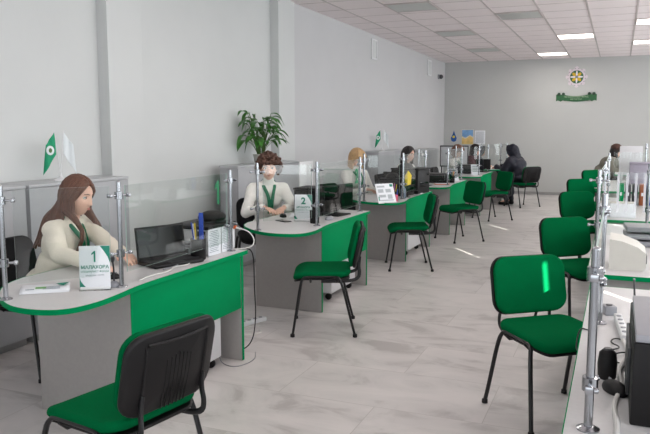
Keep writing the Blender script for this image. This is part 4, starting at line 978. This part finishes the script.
def hair_locks(m, T, n, length, Tw, front=62, r=0.013, flare=0.0, rnd=None, part=0.0, droop=None, wave=0.006):
    """hair combed from a centre parting over the skull, then hanging (world down) to length below the head centre"""
    rnd = rnd or random.Random(3)
    Ti = T
    for i in range(n):
        s = 1 if i % 2 else -1
        phi = R(front) + (pi - R(front)) * ((i // 2) / max(1, n // 2 - 1))
        sx = 0.065 - 0.14 * ((i // 2) / max(1, n // 2 - 1)) + rnd.uniform(-.006, .006)
        pts = []
        A0 = V((sx / 0.100, part * 0.1 / 0.08 + s * 0.02, 0)); zz = math.sqrt(max(0, 1 - A0.x ** 2 - A0.y ** 2)); A0.z = zz
        B0 = V((cos(phi), s * sin(phi), -0.15)).normalized()
        for k in range(7):
            u = k / 6; d_ = (A0 * (1 - u) + B0 * u).normalized(); j = 0.004 * rnd.uniform(-1, 1)
            pts.append(Ti @ V((d_.x * (0.101 + j) - 0.004, d_.y * (0.082 + j), d_.z * (0.121 + j) + 0.002)))
        L = length * rnd.uniform(0.9, 1.05); base = pts[-1]; c = Ti @ V((0, 0, 0)); outv = (base - c); outv.z = 0; outv.normalize()
        steps = max(3, int(L / 0.035))
        wv = rnd.uniform(0, 6)
        for k in range(1, steps + 1):
            u = k / steps; p = base + V((0, 0, -L * u)) + outv * (flare * (u ** 1.3)) + V((rnd.uniform(-1, 1), rnd.uniform(-1, 1), 0)) * 0.003 + V((sin(wv + u * 5), cos(wv + u * 5), 0)) * wave * u
            if droop: p = droop(p, u, phi, s)
            pts.append(p)
        rr = [r * (0.75 + 0.25 * min(1, k / 3)) * (1 - 0.55 * max(0, (k - 6) / (len(pts) - 6)) ** 1.5) for k in range(len(pts))]
        m.tube(pts, rr, n=7, flat=0.7)
def scarf(t, N, S, fwd, chest, low):
    """uniform neck scarf: a loose band around the neck whose two tails meet on the chest"""
    up = V((0, 0, 1)); side = up.cross(fwd).normalized()
    for s in (-1, 1):
        p = smoothpath([N - fwd * 0.055 + up * 0.035, N + side * s * 0.058 - fwd * 0.02 + up * 0.028, N + side * s * 0.062 + fwd * 0.045 - up * 0.005, chest + side * s * 0.026 + fwd * 0.006, (chest + low) / 2 + side * s * 0.010 + fwd * 0.012, low + side * s * 0.014 + fwd * 0.008], 2)
        M().tube(p, [0.017] * len(p), n=8, flat=0.3, up=fwd).build('scarf', scarf_m, t)
def person(name, label, loc, rz, hairfn, shirt, lean=15, twist=0, headyaw=0, headpitch=10, hz=0.54, wrists=None, hips=None, vox=0.0055, woman=True, collar=False,
           scarf_on=False, coat=None, knees=0.44, trousers=None, headfwd=0.03, hands=True, ankx=0.40, curl=0.5, scale=1.0, hints=None, hairc=None, head_roll=0, bulk=0.0, longcoat=False):
    t = thing(name, label, 'person', loc, rz)
    a = R(lean); sp = V((sin(a), 0, cos(a))); up = sp; fwd = V((cos(a), 0, -sin(a)))
    hip = V((0, 0, hz)); NB = hip + sp * 0.475; CH = hip + sp * 0.33
    tw = Matrix.Rotation(R(twist), 3, 'Z'); side = tw @ V((0, 1, 0)); fw2 = tw @ fwd
    SW = 0.158 if woman else 0.185
    Sh = {s: hip + sp * 0.425 + side * (s * SW) for s in (-1, 1)}
    hd = NB + sp * 0.035 + V((headfwd, 0, 0.125)) 
    T = Matrix.Translation(hd) @ Matrix.Rotation(R(headyaw), 4, 'Z') @ Matrix.Rotation(R(headpitch), 4, 'Y') @ Matrix.Rotation(R(head_roll), 4, 'X') @ Matrix.Scale(1.07, 4)
    wrists = wrists or {1: (0.50, 0.12, 0.80), -1: (0.50, -0.12, 0.80)}
    B = M(); rot = Matrix.Rotation(a, 3, 'Y')
    head_geo(B, T)
    chin = T @ V((-0.012, 0, -0.075))
    B.cap(NB - sp * 0.03, chin, 0.055, 0.05, n=14)
    B.ell(hip + V((0, 0, 0.02)), (0.10, 0.145, 0.07)); B.ell(hip + sp * 0.16, (0.085, 0.12, 0.12), mtx=rot); B.ell(CH, (0.095, 0.135, 0.15), mtx=rot)
    B.cap(Sh[1], Sh[-1], 0.045, 0.045)
    C = M()     # garment over the torso and sleeves
    g_ = (0.008 if not coat else 0.045) + bulk
    C.ell(hip + V((0, 0, 0.04)), (0.125 + g_, 0.155 + g_, 0.10)); C.ell(hip + sp * 0.15, (0.10 + g_, 0.13 + g_, 0.14), mtx=rot); C.ell(CH, (0.105 + g_, 0.150 + g_, 0.16), mtx=rot)
    C.cap(Sh[1] - side * 0.02, Sh[-1] + side * 0.02, 0.055 + g_ * 0.7, 0.055 + g_ * 0.7); C.cap(Sh[1] - side * 0.1 + sp * .02, NB - sp * 0.01, 0.05 + g_ * 0.5, 0.058); C.cap(Sh[-1] + side * 0.1 + sp * .02, NB - sp * 0.01, 0.05 + g_ * 0.5, 0.058)
    if woman:
        for s in (-1, 1): C.ell(CH + fw2 * (0.075) + side * s * 0.062 - sp * 0.015, (0.062, 0.064, 0.066))
    if collar: C.cap(NB - sp * 0.01, NB + sp * 0.045 + V((headfwd * 0.4, 0, 0)), 0.062, 0.058, n=16)
    for s in (-1, 1):
        E, W = ik(Sh[s], wrists[s], 0.285, 0.265, (hints or {}).get(s, (-0.35, s * 0.45, -1.0)))
        B.cap(Sh[s], E, 0.044, 0.037); B.cap(E, W, 0.036, 0.025)
        C.cap(Sh[s], E, 0.056 + g_ * 0.5, 0.047 + g_ * 0.5, n=14); C.cap(E, E + (W - E) * 0.93, 0.047 + g_ * 0.4, 0.036 + g_ * 0.3, n=14)
        if longcoat: C.cap(hip + V((0, s * 0.07, 0.0)), V((knees * 0.95, s * 0.10, hz - 0.02)), 0.15, 0.11); C.cap(V((knees * 0.9, s * 0.10, hz - 0.02)), V((ankx + 0.04, s * 0.10, 0.26)), 0.11, 0.10)
        dd = (W - E).normalized(); dh = V((dd.x, dd.y, -0.12))
        if hands: hand(B, W, dh, (0, 0, 1), 1 if s < 0 else -1, curl)
        kn = V((knees, s * 0.11, hz - 0.02)); an = V((ankx, s * 0.11, 0.09))
        B.cap(hip + V((0, s * 0.085, 0.015)), kn, 0.064, 0.052); B.cap(kn, an, 0.05, 0.034); B.cap(an, an + V((0.13, 0, -0.045)), 0.034, 0.028)
    body = remeshed(B, 'body', skin_m, t, vox, 4)
    cl = remeshed(C, 'coat' if coat else 'sweater', coat or shirt, t, max(0.010, vox * 1.6), 6, 0.018, 9)
    Tr = M()
    for s in (-1, 1):
        kn = V((knees, s * 0.11, hz - 0.02)); an = V((ankx, s * 0.11, 0.12))
        Tr.cap(hip + V((0, s * 0.085, 0.015)), kn, 0.076, 0.064); Tr.cap(kn, an, 0.066, 0.054)
    Tr.ell(hip + V((0, 0, 0.01)), (0.12, 0.165, 0.07)); remeshed(Tr, 'trousers', trousers or trous_m, t, 0.014, 5, 0.012, 9)
    for s in (-1, 1):
        S_ = M(); S_.cap((ankx - 0.01, s * 0.11, 0.045), (ankx + 0.15, s * 0.11, 0.035), 0.044, 0.034); S_.cap((ankx, s * 0.11, 0.05), (ankx, s * 0.11, 0.12), 0.044, 0.046)
        S_.deform(lambda x, y, z: (x, y, max(z, 0.002))); S_.build('shoe', blk_m, t)
    face_parts(T, body, hairc or hdark)
    if hairfn: hairfn(t, T, dict(NB=NB, CH=CH, sp=sp, fwd=fw2, side=side, hd=hd))
    if scarf_on: scarf(t, NB, Sh, fw2, CH + fw2 * (0.150 if woman else 0.13) + sp * 0.07, CH + fw2 * 0.175 - sp * 0.12)
    return t
def hair_long(t, T, k):
    m = M(); rnd = random.Random(4); CH, fwd, sp = k['CH'], k['fwd'], k['sp']; side = k['side']
    m.ell(T @ V((-0.012, 0, 0.018)), (0.094, 0.082, 0.106), mtx=T.to_3x3(), n=24, m=16)
    def droop(p, u, phi, s):
        q = p - CH; f = q.dot(fwd); sd = q.dot(side); h = q.dot(sp)
        ang = abs(phi)
        if ang < R(112):      # front locks fall over the chest
            lim = 0.12 + 0.045 * max(0, min(1, (0.22 - h) / 0.12)) + 0.01
            if h < 0.2: 
                if f < lim: p = p + fwd * (lim - f) * min(1, max(0, (0.23 - h) / 0.07))
                t_ = s * 0.085 - sd; p = p + side * t_ * 0.35 * min(1, max(0, (0.25 - h) / 0.1))
        else:
            lim = -0.145
            if h < 0.24 and f > lim: p = p + fwd * (lim - f) * min(1, max(0, (0.26 - h) / 0.14)) * min(1, (ang - R(112)) / R(25))
        return p
    hair_locks(m, T, 84, 0.40, None, front=70, r=0.015, flare=0.03, rnd=rnd, droop=droop)
    hair_locks(m, T, 60, 0.36, None, front=76, r=0.014, flare=0.015, rnd=rnd, droop=droop)
    m.build('hair', hbrown, t, ang=0)
def hair_curly(t, T, k):
    m = M(); rnd = random.Random(9)
    for i in range(760):
        z = rnd.uniform(-0.55, 1); a = rnd.uniform(0, 2 * pi); c = math.sqrt(1 - z * z); d_ = V((c * cos(a), c * sin(a), z))
        if d_.x > 0.42 and d_.z < 0.36: continue
        if d_.x > -0.05 and d_.z < -0.3: continue
        q = V((d_.x * 0.108 - 0.008, d_.y * 0.112, d_.z * 0.128 + 0.010)) * rnd.uniform(0.85, 1.14)
        m.ell(T @ q, rnd.uniform(0.011, 0.019), n=8, m=6)
    m.ell(T @ V((-0.016, 0, 0.03)), (0.094, 0.088, 0.104), mtx=T.to_3x3(), n=24, m=16)
    remeshed(m, 'hair', hcurl, t, 0.005, 0)
def bob(mt, L=0.12, fringe=True, r=0.015, front=64):
    def fn(t, T, k):
        m = M(); rnd = random.Random(6)
        m.ell(T @ V((-0.014, 0, 0.02)), (0.094, 0.084, 0.106), mtx=T.to_3x3(), n=24, m=16)
        hair_locks(m, T, 72, L, None, front=front, r=r, flare=0.012, rnd=rnd)
        if fringe:
            for i in range(22):
                s = -1 + 2 * i / 21
                pts = [T @ V((0.03, s * 0.03, 0.124)), T @ V((0.078, s * 0.05, 0.098)), T @ V((0.099, s * 0.062, 0.066)), T @ V((0.101 - 0.02 * s * s, s * 0.068, 0.042))]
                m.tube(smoothpath(pts, 1), 0.010, n=6, flat=0.6)
        m.build('hair', mt, t, ang=0)
    return fn
def hood(mt, beanie=False, hair=None):
    def fn(t, T, k):
        m = M()
        if beanie:
            m.ell(T @ V((-0.01, 0, 0.055)), (0.103, 0.090, 0.088), mtx=T.to_3x3(), n=24, m=16)
            for j in range(3): m.tube([T @ V((-0.01 + 0.104 * cos(q), 0.091 * sin(q), 0.045 + 0.014 * j)) for q in [2 * pi * i / 28 for i in range(28)]], 0.009, n=6, close=True)
            m.build('knitted_hat', mt, t, ang=0)
            if hair: bob(hair, 0.10, False)(t, T, k)
        else:
            m.ell(T @ V((-0.035, 0, 0.01)), (0.115, 0.115, 0.145), mtx=T.to_3x3(), n=24, m=16)
            m.tube([T @ V((0.055 - 0.03 * cos(q) ** 2, 0.088 * sin(q), 0.02 + 0.125 * cos(q))) for q in [2 * pi * i / 28 for i in range(28)]], 0.024, n=8, close=True)
            m.cap(T @ V((-0.05, 0, -0.10)), k['NB'] - k['fwd'] * 0.04, 0.10, 0.12)
            remeshed(m, 'hood', mt, t, 0.012, 5, 0.02, 14)
    return fn
person('person', 'person with long brown hair in cream sweater seated at desk 1', (-3.39, 3.45, 0), R(6), hair_long, cream_kn, lean=23, headyaw=0, headpitch=14, headfwd=0.04,
       wrists={-1: (0.61, -0.40, 0.80), 1: (0.64, -0.12, 0.80)}, scarf_on=True, hairc=hbrown, bulk=0.008, vox=0.005, hints={-1: (0.2, -1.0, -0.7), 1: (-0.3, 0.5, -0.6)})
person('person', 'person with short curly brown hair, white sweater and green scarf at desk 2', (-3.34, 6.45, 0), R(-54), hair_curly, white_kn, lean=10, headyaw=-8, headpitch=6, headfwd=0.03,
       wrists={-1: (0.42, -0.10, 0.80), 1: (0.46, 0.10, 0.80)}, scarf_on=True, collar=True, bulk=0.004, hairc=hcurl, vox=0.006, hints={-1: (-0.3, -0.8, -0.9), 1: (-0.3, 0.8, -0.9)}, knees=0.40, ankx=0.36)
person('person', 'blond person in white with green scarf looking down at the third desk', (-3.30, 8.80, 0), R(-30), bob(hblond, 0.11, r=0.021), white_kn, hz=0.56, lean=11, headyaw=-5, headpitch=22,
       wrists={-1: (0.46, -0.10, 0.80), 1: (0.44, 0.12, 0.80)}, scarf_on=True, collar=True, hairc=hblond, vox=0.0075)
person('person', 'dark-haired person in white seated behind the yellow label', (-3.30, 11.18, 0), R(-16), bob(hdark, 0.14, False, front=72, r=0.019), white_kn, lean=12, headyaw=-4, headpitch=10,
       wrists={-1: (0.70, -0.42, 0.80), 1: (0.50, 0.12, 0.80)}, scarf_on=True, hairc=hdark, vox=0.0075)
person('person', 'auburn-haired person in white bent over the fifth desk', (-3.08, 13.74, 0), R(-10), bob(hred, 0.09), white_kn, lean=16, headyaw=-10, headpitch=24,
       wrists={-1: (0.44, -0.10, 0.80), 1: (0.44, 0.12, 0.80)}, scarf_on=True, hairc=hred, vox=0.009)
person('person', 'person in dark hat and maroon jacket at the far end of left row', (-3.14, 15.9, 0), R(-15), hood(mat('dark_knit', (44, 34, 36), 0.9, var=0.2, vscale=90), True, hdark), maroon_m, coat=maroon_m, bulk=0.03, lean=18, headyaw=15, headpitch=12, hz=0.50,
       wrists={-1: (0.46, -0.10, 0.80), 1: (0.44, 0.12, 0.80)}, hairc=hdark, vox=0.009)
person('person', 'customer in hooded navy puffer coat seated with back to the camera', (-1.80, 14.98, 0), R(160), hood(navy_m), navy_m, coat=navy_m, bulk=0.055, longcoat=True, trousers=navy_m, lean=27, headyaw=10, headpitch=22, hz=0.53,
       wrists={-1: (0.55, -0.12, 0.80), 1: (0.55, 0.12, 0.80)}, vox=0.009, woman=False, knees=0.42, ankx=0.30)
person('person', 'visitor in brown headscarf and grey-olive jacket bending over the far right counter', (-0.37, 15.2, 0), R(-12), hood(mat('brown_knit', (74, 52, 44), 0.9, var=0.2, vscale=60), True, hdark), olive_m, coat=olive_m, bulk=0.02, lean=38, headyaw=0, headpitch=16, hz=0.62,
       wrists={-1: (0.56, -0.12, 0.84), 1: (0.58, 0.12, 0.84)}, vox=0.009, woman=False, knees=0.30, ankx=0.12)
